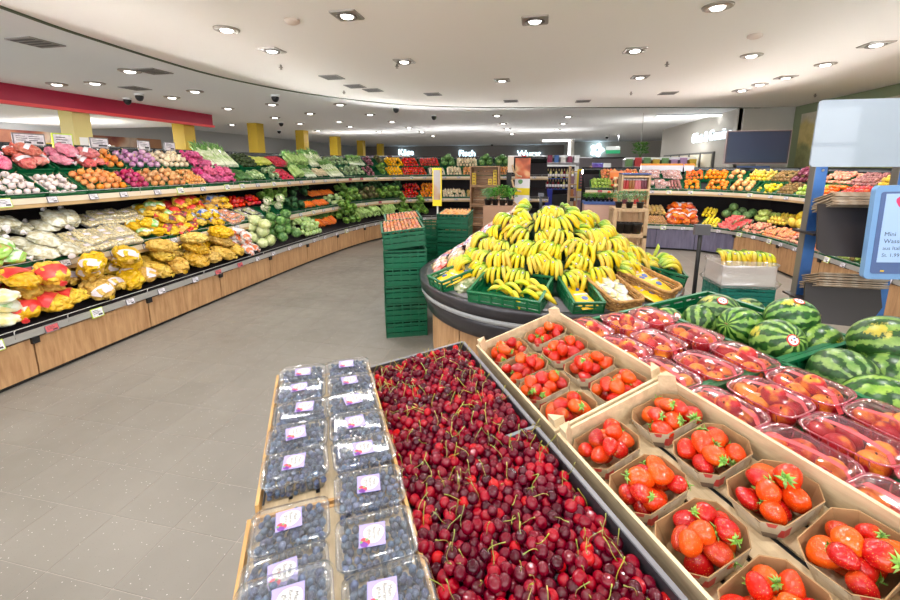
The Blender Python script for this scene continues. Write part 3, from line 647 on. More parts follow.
for i in range(8):
    (a, za), (b, zb) = st_[i], st_[i+1]; g.add([(-.008, a, za), (.008, a, za), (.008, b, zb), (-.008, b, zb), (-.008, a, za-.0006), (.008, a, za-.0006), (.008, b, zb-.0006), (-.008, b, zb-.0006)], [(0, 1, 2, 3), (7, 6, 5, 4), (0, 4, 5, 1), (1, 5, 6, 2), (2, 6, 7, 3), (3, 7, 4, 0)])
nstrap = g.mesh('strap', strap_m, False)
g = G(); g.loft([ring(NW-.004, ND-.004, .038, NH+.002), ring(NW-.03, ND-.04, .03, NH+.016), ring(NW-.07, ND-.09, .02, NH+.02)], False, True); nfilm = g.mesh('film', plastic('pink_film', (.98, .85, .87, 1), .05, .14, .12, rgb(236, 120, 140)))
COLN = ['against the wooden crate', 'in the middle column', 'beside the watermelon crate']
random.seed(21)
for r in range(6):
    for c in range(3):
        F = FP @ T(.088+.150*c+rnd(.004), -.105-.204*r-.02*c+rnd(.006), -.058+.004*c) @ Rz(rnd(.06)) @ tilt(.05)
        o = em('nectarine_punnet', F, 'pink plastic nectarine punnet, %s row from the back, %s' % (ORD[r], COLN[c]), 'punnet', 'nectarine punnets')
        ob('tub', npun, None, o); ob('rim_ribs', nrib, None, o); ob('strap', nstrap, Rz(rnd(.25)) @ T(rnd(.02), 0, 0), o); ob('film', nfilm, None, o)
        for i, (x, y, z) in enumerate([(-.027, -.053, .037), (.028, -.045, .037), (-.027, .012, .037), (.028, .02, .037), (0, .063, .037), (0.003, -.012, .068)]):
            if i == 5 and random.random() < .5: continue
            b = ob('nectarine', nect_me, F @ T(x+rnd(.003), y+rnd(.003), z) @ Rz(rnd(3)) @ Rx(random.gauss(0, .9)) @ S(random.uniform(.93, 1.03)), None, 'red and yellow nectarine in the %s row punnet %s' % (ORD[r], COLN[c]), 'nectarine', 'nectarines, %s row, %s' % (ORD[r], COLN[c]))
            ob('stem_scar', nstem, None, b)
# ---- green plastic crates
def green_crate(F, w, d, h, lab, m, grp=None, nm='plastic_crate', slots=4, low_front=0.0):
    """open mesh-sided crate; origin bottom centre"""
    o = em(nm, F, lab, 'crate', grp); t = .012
    ob('floor_panel', crate_part('floor_panel', w, d, h, m, slots), None, o)
    lw_ = crate_part('long_side', w, d, h, m, slots); sw_ = crate_part('short_side', w, d, h, m, slots); rm = crate_part('rim', w, d, h, m, slots)
    ob('side_wall', lw_, T(0, d/2-t/2, 0), o); ob('side_wall', lw_, T(0, -d/2+t/2, 0), o); ob('end_wall', sw_, T(w/2-t/2, 0, 0), o); ob('end_wall', sw_, T(-w/2+t/2, 0, 0), o); ob('rim', rm, None, o); return o
_cp = {}
def crate_part(kind, w, d, h, m, slots):
    key = (kind, round(w, 3), round(d, 3), round(h, 3), m.name, slots)
    if key in _cp: return _cp[key]
    g = G(); t = .006
    if kind == 'floor_panel':
        for i in range(6): g.box(-w/2+.01, -d/2+.01+i*(d-.02)/6, 0, w/2-.01, -d/2+.01+(i+.82)*(d-.02)/6, .006)
    elif kind in ('long_side', 'short_side'):
        L = w if kind == 'long_side' else d
        P = (lambda a0, z0, a1, z1, th=t: g.box(a0, -th/2, z0, a1, th/2, z1)) if kind == 'long_side' else (lambda a0, z0, a1, z1, th=t: g.box(-th/2, a0, z0, th/2, a1, z1))
        zs = np.linspace(0, h, slots+1)
        for i in range(slots): P(-L/2, zs[i], L/2, zs[i]+(zs[1]-zs[0])*(.86 if i < slots-1 else .55))
        P(-L/2, h-.012, L/2, h)
        n = max(3, int(L/.075))
        for i in range(n+1):
            a = -L/2+i*L/n; P(max(-L/2, a-.007), 0, min(L/2, a+.007), h, t+.006)
        P(-L*.18, h*.66, L*.18, h*.74)
    else:
        r = .014
        for a in ((-w/2, d/2-r, h-.004, w/2, d/2+.004, h+.006), (-w/2, -d/2-.004, h-.004, w/2, -d/2+r, h+.006), (w/2-r, -d/2, h-.004, w/2+.004, d/2, h+.006), (-w/2-.004, -d/2, h-.004, -w/2+r, d/2, h+.006)): g.box(*a)
    _cp[key] = g.mesh(kind, m, False); return _cp[key]
green_crate(FP @ T(.23, -.31, -.105), .45, .6, .10, 'green plastic crate holding the far nectarine punnets', green_pl)
green_crate(FP @ T(.23, -.92, -.105), .45, .6, .10, 'green plastic crate holding the near nectarine punnets', green_pl)
green_crate(FM @ T(.205, -.31, -.185), .4, .6, .185, 'green plastic crate of five or more watermelons, farther back', green_pl)
green_crate(FM @ T(.205, -.92, -.185), .4, .6, .185, 'green plastic crate of watermelons nearest the right edge', green_pl)
# ---- watermelons
def melon_mat():
    k = N('watermelon_rind'); v = k.coord('Object'); s = k.n('ShaderNodeSeparateXYZ', {0: v}); r = k.rand()
    a = k.math('ARCTAN2', s.outputs[1], s.outputs[0]); n = k.noise(v, 26, 4, .65)
    w = k.math('SINE', k.math('ADD', k.math('MULTIPLY', a, 11), k.math('MULTIPLY', n, 8.5)))
    dark = k.ramp(k.noise(v, 60, 3), [(.35, rgb(22, 58, 22)), (.7, rgb(44, 90, 34))]); light = k.ramp(k.noise(v, 34, 3), [(.35, rgb(96, 138, 62)), (.7, rgb(146, 176, 88))])
    c = k.mix(k.ramp(k.math('MULTIPLY', k.math('ADD', w, 1), .5), [(.42, (0, 0, 0, 1)), (.7, (1, 1, 1, 1))]), dark, light)
    sp = k.ramp(k.math('ADD', k.math('MULTIPLY', s.outputs[1], 9.4), k.math('MULTIPLY', n, .3)), [(.98, (0, 0, 0, 1)), (1.0, (.8, .8, .8, 1))])
    c = k.mix(sp, c, rgb(206, 190, 70)); k.set('Base Color', k.vary(c, .01, .1, .12)); k.set('Roughness', .32); k.set('Specular IOR Level', .45); return k.m
melm = melon_mat()
def fm(v): x, y, z = v; q = x*x+y*y; return np.array([x, y, z-(.05*math.exp(-q/.02) if z > 0 else -.05*math.exp(-q/.02))])
g = G(); g.ball(.094, .094, .106, 28, 18, fn=fm); mel_me = g.mesh('watermelon', melm)
mstem = G().tube([(0, 0, .098), (.002, 0, .106), (.006, .002, .112)], [.004, .0035, .003], 6).mesh('stem', mat('dry_stem', rgb(140, 120, 70), .7))
g = G()
def cap(r, off, mi, R=.0955, n=18):
    V = [(0, 0, R+off)]; V += [(r*math.cos(2*math.pi*i/n), r*math.sin(2*math.pi*i/n), math.sqrt(R*R-r*r)+off) for i in range(n)]
    g.add(V, [(0, 1+i, 1+(i+1) % n) for i in range(n)], mi)
cap(.021, .0006, 0); cap(.0165, .0012, 1)
for i in range(3): g.prism([(.006*math.cos(a_)+x, .006*math.sin(a_)+y) for x, y in blob(.0035, 8)] if False else [(x+.007*math.cos(i*2.1), y+.007*math.sin(i*2.1)) for x, y in blob(.0036, 8)], .0962, .0972, 0 if i else 2)
sticker_me = g.mesh('sticker', [mat('sticker_red', rgb(220, 36, 40), .4), mat('sticker_white', rgb(246, 244, 240), .4), mat('sticker_blue', rgb(60, 80, 160), .4)])
def melon(F, x, y, z, lab, sc=1.0, rot=None, stick=None):
    MM = F @ T(x, y, z) @ (rot or (Rz(rnd(3)) @ Rx(1.2+rnd(.3)) @ Rz(rnd(3)))) @ S(sc)
    o = ob('watermelon', mel_me, MM, None, lab, 'watermelon', 'watermelons'); ob('stem', mstem, None, o)
    if stick is not None:
        p = Vector(stick).normalized(); loc = (MM.to_3x3().normalized().inverted() @ p).normalized()
        ob('sticker', sticker_me, Vector((0, 0, 1)).rotation_difference(loc).to_matrix().to_4x4() @ S(1.0+.1*abs(loc.z)), o)
random.seed(33)
def mel_px(px, py, hh, lab, sc, rot, stick=None):
    """centre lies hh above the crate rim plane"""
    o_ = np.array(FM.translation); n_ = np.array(FM.to_3x3().col[2]); d = ray(px, py); c = np.array([0, 0, H]); p = c+d*((hh-n_.dot(c-o_))/n_.dot(d))
    melon(Matrix.Identity(4), p[0], p[1], p[2], lab, sc, rot, stick)
MR = lambda a, b, c: Rz(a) @ Rx(b) @ Rz(c)
mel_px(718, 313, -.03, 'striped watermelon at the back left of the far crate, red round sticker on top', .93, MR(.6, 1.2, .5), (-.1, -.55, .8))
mel_px(741, 327, -.0, 'smooth dark striped watermelon in the middle of the far crate, no sticker', .88, MR(-1.0, 1.3, 2.0))
mel_px(777, 342, .0, 'dark watermelon with a large round red and white sticker facing the viewer', .9, MR(.2, 1.0, 1.0), (.05, -.85, .45))
mel_px(791, 318, .04, 'pale striped watermelon at the far crate edge with sticker on top', .86, MR(1.4, 1.35, .3), (.05, -.3, .95))
mel_px(818, 345, -.035, 'light green watermelon at the near right corner of the far crate', .86, MR(2.2, 1.3, 1.2))
mel_px(700, 322, -.06, 'watermelon mostly hidden at the far left corner of its crate', .82, MR(2.8, 1.1, 2.2))
mel_px(746, 314, -.07, 'watermelon peeking out low behind two others', .8, MR(1.8, 1.1, .2))
mel_px(887, 343, .045, 'largest round striped watermelon at the right edge, highest in near crate', .98, MR(.9, 1.2, .8))
mel_px(843, 377, -.03, 'watermelon with a yellow ground spot on top, in the near crate', .98, MR(0, -.25, 0) @ Rx(-1.5))
mel_px(893, 380, -.04, 'deep green watermelon low at the right edge of the near crate', .95, MR(2.5, 1.4, 1.4))
mel_px(880, 405, -.045, 'watermelon nearest the viewer behind the nectarine punnets', .95, MR(1.2, 1.3, 2.4))
mel_px(668, 322, -.055, 'small watermelon with red sticker behind the back nectarine punnet', .72, MR(.2, 1.2, .4), (.3, -.7, .7))
# ================================================================== PRODUCE LIBRARY
def bumpy(seed, n=26, amp=.12, r=.42):
    rg = np.random.default_rng(seed); C = rg.normal(size=(n, 3)); C /= np.linalg.norm(C, axis=1)[:, None]
    def f(v):
        d2 = np.min(np.sum((C-v/np.linalg.norm(v))**2, axis=1)); return v*(1-amp*.6+amp*math.sqrt(max(0.0, 1-d2/(1.0*r*r))))
    return f
def fruit(name, col, r, c2=None, sx=1, sz=1, dimple=0, tip=0, rough=.4, var=(.01, .08, .12), stem=None, scale=30, nu=12, nv=9, seed=0, amp=0, bump=0):
    m = mat(name+'_skin', col, rough, c2, scale, .4, .65, var=var, bump=bump)
    bf = bumpy(seed, 10, amp, .6) if amp else None
    def f(v):
        x, y, z = v; q = x*x+y*y
        w = np.array([x, y, z+(tip*math.exp(-q/.03) if z > 0 else -tip*.3*math.exp(-q/.03))-(dimple*math.exp(-q/.07) if z > 0 else -dimple*.5*math.exp(-q/.05))])
        return bf(w) if bf else w
    g = G(); g.ball(r*sx, r*sx, r*sz, nu, nv, fn=f); me = g.mesh(name, m)
    st = None
    if stem: st = ('stem', G().tube([(0, 0, r*sz*(1-dimple)*.9), (r*.05, 0, r*sz*1.08), (r*.16, 0, r*sz*1.22)], [r*.06, r*.05, r*.07], 5).mesh('stem', mat(*stem)))
    return dict(mode='heap', me=[me], r=r*max(sx, 1), part=st)
K = {}
tan = mat('dry_root', rgb(200, 168, 120), .7)
def onion(name, a, b, r, nm='onion'):
    d = fruit(name, a, r, b, tip=.45, scale=18, sz=.92); g = G(); g.tube([(0, 0, r*1.2), (r*.05, 0, r*1.45), (r*.2, 0, r*1.65)], [r*.16, r*.1, r*.13], 5); d['part'] = ('dry_tip', g.mesh('dry_tip', tan)); d['nm'] = nm; return d
K['garlic'] = onion('garlic', rgb(240, 228, 222), rgb(224, 200, 204), .028, 'garlic_bulb')
K['onion_orange'] = onion('onion_orange', rgb(226, 128, 46), rgb(238, 170, 96), .036)
K['onion_brown'] = onion('onion_brown', rgb(206, 132, 74), rgb(226, 176, 122), .036)
K['onion_small'] = onion('onion_small', rgb(214, 138, 70), rgb(232, 184, 120), .023, 'shallot')
K['onion_red'] = onion('onion_red', rgb(168, 24, 76), rgb(206, 70, 120), .034, 'red_onion')
K['onion_purple'] = onion('onion_purple', rgb(176, 108, 160), rgb(226, 188, 212), .036, 'red_onion')
K['onion_white'] = onion('onion_white', rgb(228, 206, 168), rgb(240, 226, 200), .036, 'white_onion')
K['orange'] = fruit('orange', rgb(246, 138, 8), .039, rgb(250, 160, 24), dimple=.08, bump=.2, var=(.008, .05, .08))
K['mandarin'] = fruit('mandarin', rgb(240, 96, 14), .031, rgb(248, 130, 24), dimple=.1, sz=.85)
K['lemon'] = fruit('lemon', rgb(246, 212, 22), .028, rgb(240, 222, 80), sx=.95, sz=1.2, tip=.22)
K['apple'] = fruit('apple', rgb(226, 96, 70), .036, rgb(240, 196, 116), dimple=.25, sz=.92, stem=('apple_stem', rgb(90, 60, 30), .7), scale=14)
K['apple_red'] = fruit('apple_red', rgb(196, 30, 40), .036, rgb(222, 96, 70), dimple=.25, sz=.92, stem=('apple_stem', rgb(90, 60, 30), .7), scale=14)
K['apple_green'] = fruit('apple_green', rgb(150, 186, 62), .036, rgb(196, 214, 110), dimple=.25, sz=.92, stem=('apple_stem', rgb(90, 60, 30), .7), scale=14)
K['pomelo'] = fruit('pomelo', rgb(236, 166, 96), .05, rgb(240, 190, 136), dimple=.1, sz=.95)
K['flat_peach'] = fruit('flat_peach', rgb(226, 130, 112), .034, rgb(240, 198, 156), dimple=.35, sz=.62, rough=.75, scale=22)
K['apricot'] = fruit('apricot', rgb(240, 168, 110), .024, rgb(226, 120, 90), rough=.7, scale=30)
K['walnut'] = fruit('walnut', rgb(186, 138, 88), .019, rgb(206, 164, 116), amp=.15, rough=.75, nu=10, nv=7, seed=3, scale=80)
K['tomato'] = fruit('tomato', rgb(214, 26, 18), .034, rgb(224, 50, 26), dimple=.18, sz=.85, rough=.22, stem=('vine_green', rgb(70, 120, 40), .6))
K['tomato_orange'] = fruit('tomato_orange', rgb(240, 110, 20), .022, rgb(244, 150, 40), rough=.25)
K['potato_loose'] = fruit('potato_loose', rgb(200, 164, 92), .034, rgb(216, 186, 120), sz=1.3, amp=.12, rough=.75, seed=5)
K['mushroom'] = fruit('mushroom', rgb(226, 206, 186), .024, rgb(240, 228, 214), sz=.75, rough=.75)
K['avocado'] = fruit('avocado', rgb(40, 54, 26), .034, rgb(66, 84, 40), sz=1.35, tip=.1, bump=.4, rough=.6)
K['beet'] = fruit('beet', rgb(176, 22, 92), .036, rgb(206, 60, 128), tip=.3, rough=.5)
K['radish'] = fruit('radish', rgb(206, 24, 60), .018, rgb(222, 70, 96), tip=.35, rough=.35)
K['kohlrabi'] = fruit('kohlrabi', rgb(160, 190, 110), .045, rgb(196, 214, 160), tip=.12, rough=.5)
K['fig'] = fruit('fig', rgb(150, 90, 90), .024, rgb(206, 150, 140), tip=.3, rough=.6)
K['kiwi'] = fruit('kiwi', rgb(136, 104, 60), .028, rgb(156, 126, 80), sz=1.2, rough=.9)
K['green_melon'] = fruit('green_melon', rgb(74, 116, 62), .075, rgb(128, 160, 96), sz=1.0, scale=40, rough=.5, stem=('melon_stem', rgb(110, 120, 60), .7))
K['yellow_melon'] = fruit('yellow_melon', rgb(224, 190, 40), .065, rgb(236, 212, 90), sz=1.3, rough=.5)
K['mango'] = fruit('mango', rgb(224, 150, 40), .042, rgb(190, 70, 60), sz=1.3, sx=.9, rough=.4, scale=16)
K['pear'] = fruit('pear', rgb(222, 206, 70), .033, rgb(236, 178, 80), tip=.55, sz=1.1, stem=('apple_stem', rgb(90, 60, 30), .7), scale=16)
# sweet pepper: lobed body, green stem
def pepper(name, c):
    def f(v):
        x, y, z = v; a = math.atan2(y, x); w = 1+.09*math.cos(4*a); w *= 1-.15*(1-(z+1)/2); q = x*x+y*y
        return np.array([x*w, y*w, z-(.3*math.exp(-q/.1) if z > 0 else -.18*math.exp(-q/.1))])
    g = G(); g.ball(.037, .037, .042, 16, 10, fn=f); me = g.mesh(name, mat(name+'_skin', c, .18, var=(.01, .05, .1), coat=.3))
    return dict(mode='heap', me=[me], r=.038, nm='pepper', part=('stem', G().tube([(0, 0, .028), (.002, 0, .04), (.008, .002, .052)], [.011, .006, .005], 6).mesh('stem', mat('pepper_stem', rgb(84, 130, 44), .6))))
K['pepper_red'] = pepper('pepper_red', rgb(206, 16, 14)); K['pepper_orange'] = pepper('pepper_orange', rgb(246, 138, 8)); K['pepper_yellow'] = pepper('pepper_yellow', rgb(246, 178, 20))
# cabbage: layered wrapper leaves
def cabbage(name, a, b, r):
    m = mat(name+'_leaf', a, .5, b, 22, .42, .6, var=(.01, .08, .12), bump=.5, bscale=30); g = G(); g.ball(r*.93, r*.93, r*.86, 16, 11, fn=bumpy(4, 14, .06, .5)); core = g.mesh(name, m)
    g = G()
    for i in range(5):
        a0 = i*2*math.pi/5+.3; V = []; F = []
        for u in range(6):
            for w in range(6):
                th = a0+(w-2.5)*.3; el = -1.1+u*.36; rr = r*(1.0+.06*math.sin(w*2.1+i)*u/5+(.10*(u/5)**3)); V.append((rr*math.cos(el)*math.cos(th), rr*math.cos(el)*math.sin(th), rr*.9*math.sin(el)))
        for u in range(5):
            for w in range(5): F.append((u*6+w, u*6+w+1, (u+1)*6+w+1, (u+1)*6+w))
        g.add(V, F)
    return dict(mode='heap', me=[core], r=r, nm=name.split('_')[-1] if False else 'cabbage', part=('wrapper_leaves', g.mesh('wrapper_leaves', m)))
K['cabbage_white'] = cabbage('cabbage_white', rgb(196, 208, 140), rgb(222, 228, 178), .085)
K['cabbage_green'] = cabbage('cabbage_green', rgb(74, 122, 58), rgb(130, 170, 96), .085)
# lettuce: frilly leaves around a heart
def lettuce(name, a, b, r, n=18):
    m = mat(name+'_leaf', a, .5, b, 24, .4, .62, var=(.015, .1, .15)); g = G(); random.seed(hash(name) % 999 if False else len(name)*7)
    for i in range(n):
        a0 = i*2.399; lev = i/n; V = []; F = []; nu, nw = 5, 7
        for u in range(nu):
            t = u/(nu-1)
            for w in range(nw):
                s = (w/(nw-1)-.5)*2; out = r*(.15+(.95-.5*lev)*t); wid = r*(.25+.75*t)*(1-.35*lev); fr = .13*r*t*math.sin(w*2.6+i*1.7)
                x = out*math.cos(s*.3)-(.25*wid*s*s); y = wid*s*.7; z = r*(-.35+t*(.55+.75*lev))+fr
                V.append((x*math.cos(a0)-y*math.sin(a0), x*math.sin(a0)+y*math.cos(a0), z))
        for u in range(nu-1):
            for w in range(nw-1): F.append((u*nw+w, u*nw+w+1, (u+1)*nw+w+1, (u+1)*nw+w))
        g.add(V, F)
    leaves = g.mesh('leaves', m); heart = G().ball(r*.42, r*.42, r*.5, 10, 8, fn=bumpy(2, 12, .2, .4)).mesh(name, m)
    return dict(mode='heap', me=[heart], r=r*.95, nm='lettuce', part=('leaves', leaves), upright=True)
K['lettuce'] = lettuce('lettuce_green', rgb(92, 146, 52), rgb(176, 206, 110), .085)
K['red_lettuce'] = lettuce('lettuce_red', rgb(104, 74, 60), rgb(150, 160, 100), .085)
K['kale'] = lettuce('kale_dark', rgb(40, 84, 50), rgb(92, 134, 84), .085, 22)
K['fennel'] = lettuce('fennel_pale', rgb(150, 182, 120), rgb(226, 234, 206), .06, 12)
K['chicory'] = lettuce('radicchio_red', rgb(140, 24, 60), rgb(214, 170, 180), .05, 14); K['chicory']['nm'] = 'radicchio'; K['kale']['nm'] = 'kale'; K['fennel']['nm'] = 'fennel_bulb'
def cauli():
    g = G(); g.ball(.07, .07, .055, 18, 12, fn=bumpy(8, 60, .2, .18)); me = g.mesh('cauliflower', mat('cauliflower_curd', rgb(236, 230, 206), .7, bump=.6, bscale=90))
    d = lettuce('cauli_leaf', rgb(120, 164, 84), rgb(190, 212, 150), .085, 9); return dict(mode='heap', me=[me], r=.085, nm='cauliflower', part=('leaves', d['part'][1]), upright=True)
K['cauliflower'] = cauli()
# long vegetables, along +y
def longveg(name, P, R, m, tuft=None, w=.03, nm=None, flat=1):
    me = G().tube(P, R, 8, flat=flat).mesh(name, m); return dict(mode='long', me=[me], w=w, L=P[-1][1]-P[0][1], part=tuft, nm=nm or name)
def tuft_mesh(y0, n, L, wid, c, c2, seed, spread=.03, nm='leaf_tuft'):
    random.seed(seed); g = G()
    for i in range(n):
        x = rnd(spread); z = rnd(spread*.5)+.012; g.tube([(0, y0, 0), (x*.5, y0+L*.5, z*.6+.01), (x*1.3, y0+L*(.8+random.random()*.3), z)], [wid, wid, wid*.25], 4, flat=.35)
    return (nm, g.mesh(nm, mat(nm+'_'+str(seed), c, .5, c2, 20)))
K['carrot'] = longveg('carrot', [(0, 0, 0), (.002, .01, 0), (.003, .06, 0), (0, .13, .002), (0, .165, 0), (0, .17, 0)], [.002, .006, .011, .016, .016, .006], mat('carrot_skin', rgb(236, 110, 20), .5, rgb(244, 140, 46), 30, var=(.01, .05, .1)), None, .032)
K['carrot_bunch'] = longveg('carrot', [(0, 0, 0), (.002, .01, 0), (.003, .06, 0), (0, .13, .002), (0, .165, 0), (0, .17, 0)], [.002, .006, .012, .017, .017, .006], MATS['carrot_skin'], tuft_mesh(.165, 10, .14, .004, rgb(70, 128, 48), rgb(120, 170, 80), 1), .034)
K['leek'] = longveg('leek', [(0, 0, 0), (0, .02, 0), (0, .2, 0), (0, .32, .002), (0, .36, .002)], [.013, .016, .016, .018, .014], mat('leek_shaft', rgb(236, 240, 214), .45, rgb(176, 204, 120), 4, .45, .6, stretch=(1, 2.2, 1)), tuft_mesh(.33, 7, .16, .012, rgb(96, 148, 70), rgb(150, 188, 106), 2, .035, 'leek_leaf'), .038)
K['spring_onion'] = longveg('spring_onion', [(0, 0, 0), (0, .015, 0), (0, .12, .002), (.004, .22, .006)], [.008, .012, .008, .006], mat('springonion', rgb(238, 242, 226), .45, rgb(150, 194, 96), 5, stretch=(1, 2, 1)), tuft_mesh(.2, 5, .13, .007, rgb(84, 146, 60), rgb(130, 180, 84), 3, .025, 'green_top'), .024)
K['celery'] = longveg('celery', [(0, 0, 0), (0, .03, 0), (0, .14, 0), (0, .22, .004)], [.028, .033, .034, .03], mat('celery_stalk', rgb(150, 190, 90), .5, rgb(196, 220, 150), 12, stretch=(6, 1, 6), bump=.6, bscale=14), tuft_mesh(.2, 14, .12, .008, rgb(76, 136, 54), rgb(130, 176, 90), 4, .05, 'celery_leaf'), .07)
K['cucumber'] = longveg('cucumber', [(0, 0, 0), (0, .01, 0), (.003, .12, .002), (0, .25, 0), (0, .262, 0)], [.006, .017, .02, .018, .007], mat('cucumber_skin', rgb(46, 92, 40), .35, rgb(86, 134, 62), 30, var=(.01, .1, .15)), None, .042)
K['zucchini'] = longveg('zucchini', [(0, 0, 0), (0, .01, 0), (.003, .1, .002), (0, .18, 0), (0, .2, 0)], [.01, .02, .022, .018, .01], mat('zucchini_skin', rgb(110, 150, 80), .4, rgb(196, 214, 160), 26, var=(.01, .1, .15)), None, .044)
K['parsnip'] = longveg('parsnip', [(0, 0, 0), (.002, .02, 0), (.003, .1, 0), (0, .2, .002), (0, .23, 0)], [.003, .007, .015, .024, .012], mat('parsnip_skin', rgb(236, 222, 188), .7, rgb(214, 194, 156), 20), None, .046)
K['corn_tray'] = longveg('corn_cob', [(0, 0, 0), (0, .02, 0), (0, .1, 0), (0, .17, 0)], [.006, .018, .022, .014], mat('corn_kernel', rgb(240, 214, 110), .5, rgb(250, 232, 160), 90, bump=.6, bscale=120), tuft_mesh(.13, 6, .08, .008, rgb(190, 206, 130), rgb(220, 226, 170), 6, .02, 'husk'), .05)
K['banana_y'] = longveg('yellow_cucumber', [(0, 0, 0), (0, .012, 0), (.006, .1, .01), (0, .2, 0), (0, .22, 0)], [.006, .016, .019, .016, .006], mat('pale_squash_skin', rgb(196, 206, 70), .4, rgb(222, 222, 120), 16), None, .042)
# net and film bags
def net_mat(name, a, b, cell=140, dark=None):
    k = N(name); v = k.coord('Object'); col = k.ramp(k.noise(v, 16, 3), [(.35, a), (.65, b)])
    s = k.n('ShaderNodeSeparateXYZ', {0: v}); w1 = k.math('SINE', k.math('MULTIPLY', k.math('ADD', s.outputs[0], k.math('ADD', s.outputs[1], s.outputs[2])), cell*3.14)); w2 = k.math('SINE', k.math('MULTIPLY', k.math('SUBTRACT', s.outputs[0], k.math('ADD', s.outputs[1], k.math('MULTIPLY', s.outputs[2], -1))), cell*3.14))
    ln = k.math('GREATER_THAN', k.math('MAXIMUM', w1, w2), .93); col = k.mix(k.math('MULTIPLY', ln, .7), col, dark or rgb(226, 176, 30))
    k.set('Base Color', k.vary(col, .01, .1, .12)); k.set('Roughness', .42)
    vo = k.n('ShaderNodeTexVoronoi', {'Vector': v, 'Scale': 24.0, 'Smoothness': .3}, feature='SMOOTH_F1'); k.bump(k.math('MULTIPLY', vo.outputs['Distance'], -1.0), 1.0, .03); MATS[name] = k.m; return k.m
def bag(name, netm, L, W, Ht, seed, lumps=44, amp=.20, lr=.30, band=None, tie=None, nm='net_bag', band_pos=(.1, .62), foil=False):
    rg = np.random.default_rng(seed); bf = bumpy(seed, lumps, amp, lr)
    def f(v):
        x, y, z = v; p = bf(np.array([x, y, z])); e = 1-.28*max(0, abs(y)-.55); return np.array([np.sign(p[0])*abs(p[0])**.85*e, p[1], np.sign(p[2])*abs(p[2])**.85*e+(.0 if z > 0 else .08)])
    g = G(); g.ball(W/2, L/2, Ht/2, 36, 24, fn=f, M=None); body = g.mesh(name, netm)
    # the poles lie on z: use a rotated ball so that the tied end is at +y
    parts = []
    tg = G(); tg.lathe([(.012, 0), (.008, .008), (.014, .02), (.026, .034), (.022, .036)], 10, 0, T(0, L/2*.93, 0) @ Rx(-math.pi/2)); parts.append(('tied_end', tg.mesh('tied_end', tie or netm)))
    if band is not None:
        bm_ = band; bg = G(); V = []; F = []; n = 10; ys = np.linspace(band_pos[0], band_pos[1], 6)
        for yy in ys:
            for i in range(n):
                a = math.radians(15+150*i/(n-1)); q = math.sqrt(max(.02, 1-yy*yy)); V.append((W/2*1.06*q*math.cos(a), yy*L/2, Ht/2*1.08*q*math.sin(a)+.002))
        for j in range(5):
            for i in range(n-1): F.append((j*n+i, j*n+i+1, (j+1)*n+i+1, (j+1)*n+i))
        bg.add(V, F); parts.append(('label_band', bg.mesh('label_band', bm_)))
    return dict(mode='bag', me=[body], L=L, W=W, H=Ht, parts=parts, nm=nm)
ynet = net_mat('yellow_net', rgb(222, 168, 26), rgb(240, 200, 70)); onet = net_mat('ochre_net', rgb(206, 158, 34), rgb(226, 190, 80)); pinknet = net_mat('pink_net', rgb(214, 70, 120), rgb(240, 150, 176), 140, rgb(240, 190, 206)); rednet = net_mat('red_net', rgb(216, 60, 62), rgb(236, 130, 110), 140, rgb(240, 200, 190)); orgnet = net_mat('orange_net', rgb(240, 96, 20), rgb(248, 140, 40), 120, rgb(236, 60, 30)); magnet = net_mat('magenta_net', rgb(186, 24, 90), rgb(222, 80, 140), 120, rgb(236, 120, 170))
redb = mat('red_label', rgb(226, 40, 44), .35, rgb(240, 90, 80), 12); whiteb = mat('white_label', rgb(236, 228, 230), .4, rgb(212, 198, 206), 14); greenb = mat('green_label', rgb(120, 190, 70), .4, rgb(230, 236, 214), 18); blueb = mat('blue_label', rgb(44, 84, 160), .4, rgb(222, 226, 236), 18); darkb = mat('dark_label', rgb(70, 60, 66), .4, rgb(200, 60, 60), 16)
K['potato_red_big'] = bag('potato_bag_red', ynet, .30, .20, .13, 1, band=redb, tie=redb, band_pos=(-.15, .75)); K['potato_yellow_big'] = bag('potato_bag_yellow', onet, .31, .21, .14, 2, band=whiteb, band_pos=(.35, .85)); K['potato_plain'] = bag('potato_bag_plain', onet, .31, .21, .14, 3)
K['potato_green'] = bag('potato_bag_green', ynet, .20, .14, .10, 4, 28, .24, .34, greenb, None, band_pos=(-.75, -.1)); K['potato_red'] = bag('potato_bag_small', ynet, .21, .15, .11, 5, 28, .24, .34, redb, redb, band_pos=(-.3, .6)); K['potato_blue'] = bag('potato_bag_blue', ynet, .20, .15, .10, 6, 28, .24, .34, blueb, None, band_pos=(-.2, .5)); K['potato_dark'] = bag('potato_bag_dark', ynet, .20, .15, .10, 16, 28, .24, .34, darkb, redb, band_pos=(-.7, .1))
K['pinkbag'] = bag('pink_onion_bag', pinknet, .19, .15, .10, 7, 30, .24, .34, None, whiteb); K['rednet'] = bag('red_onion_bag', rednet, .19, .15, .10, 8, 30, .24, .34, whiteb, None, band_pos=(-.1, .3)); K['orange_net'] = bag('orange_bag', orgnet, .22, .17, .12, 9, 22, .26, .40, whiteb, redb, band_pos=(-.15, .35)); K['beet_bag'] = bag('beet_bag', magnet, .20, .15, .10, 10, 22, .24, .38, None, magnet)
film = plastic('clear_film', (.98, .99, .97, 1), .14, .25, .16)
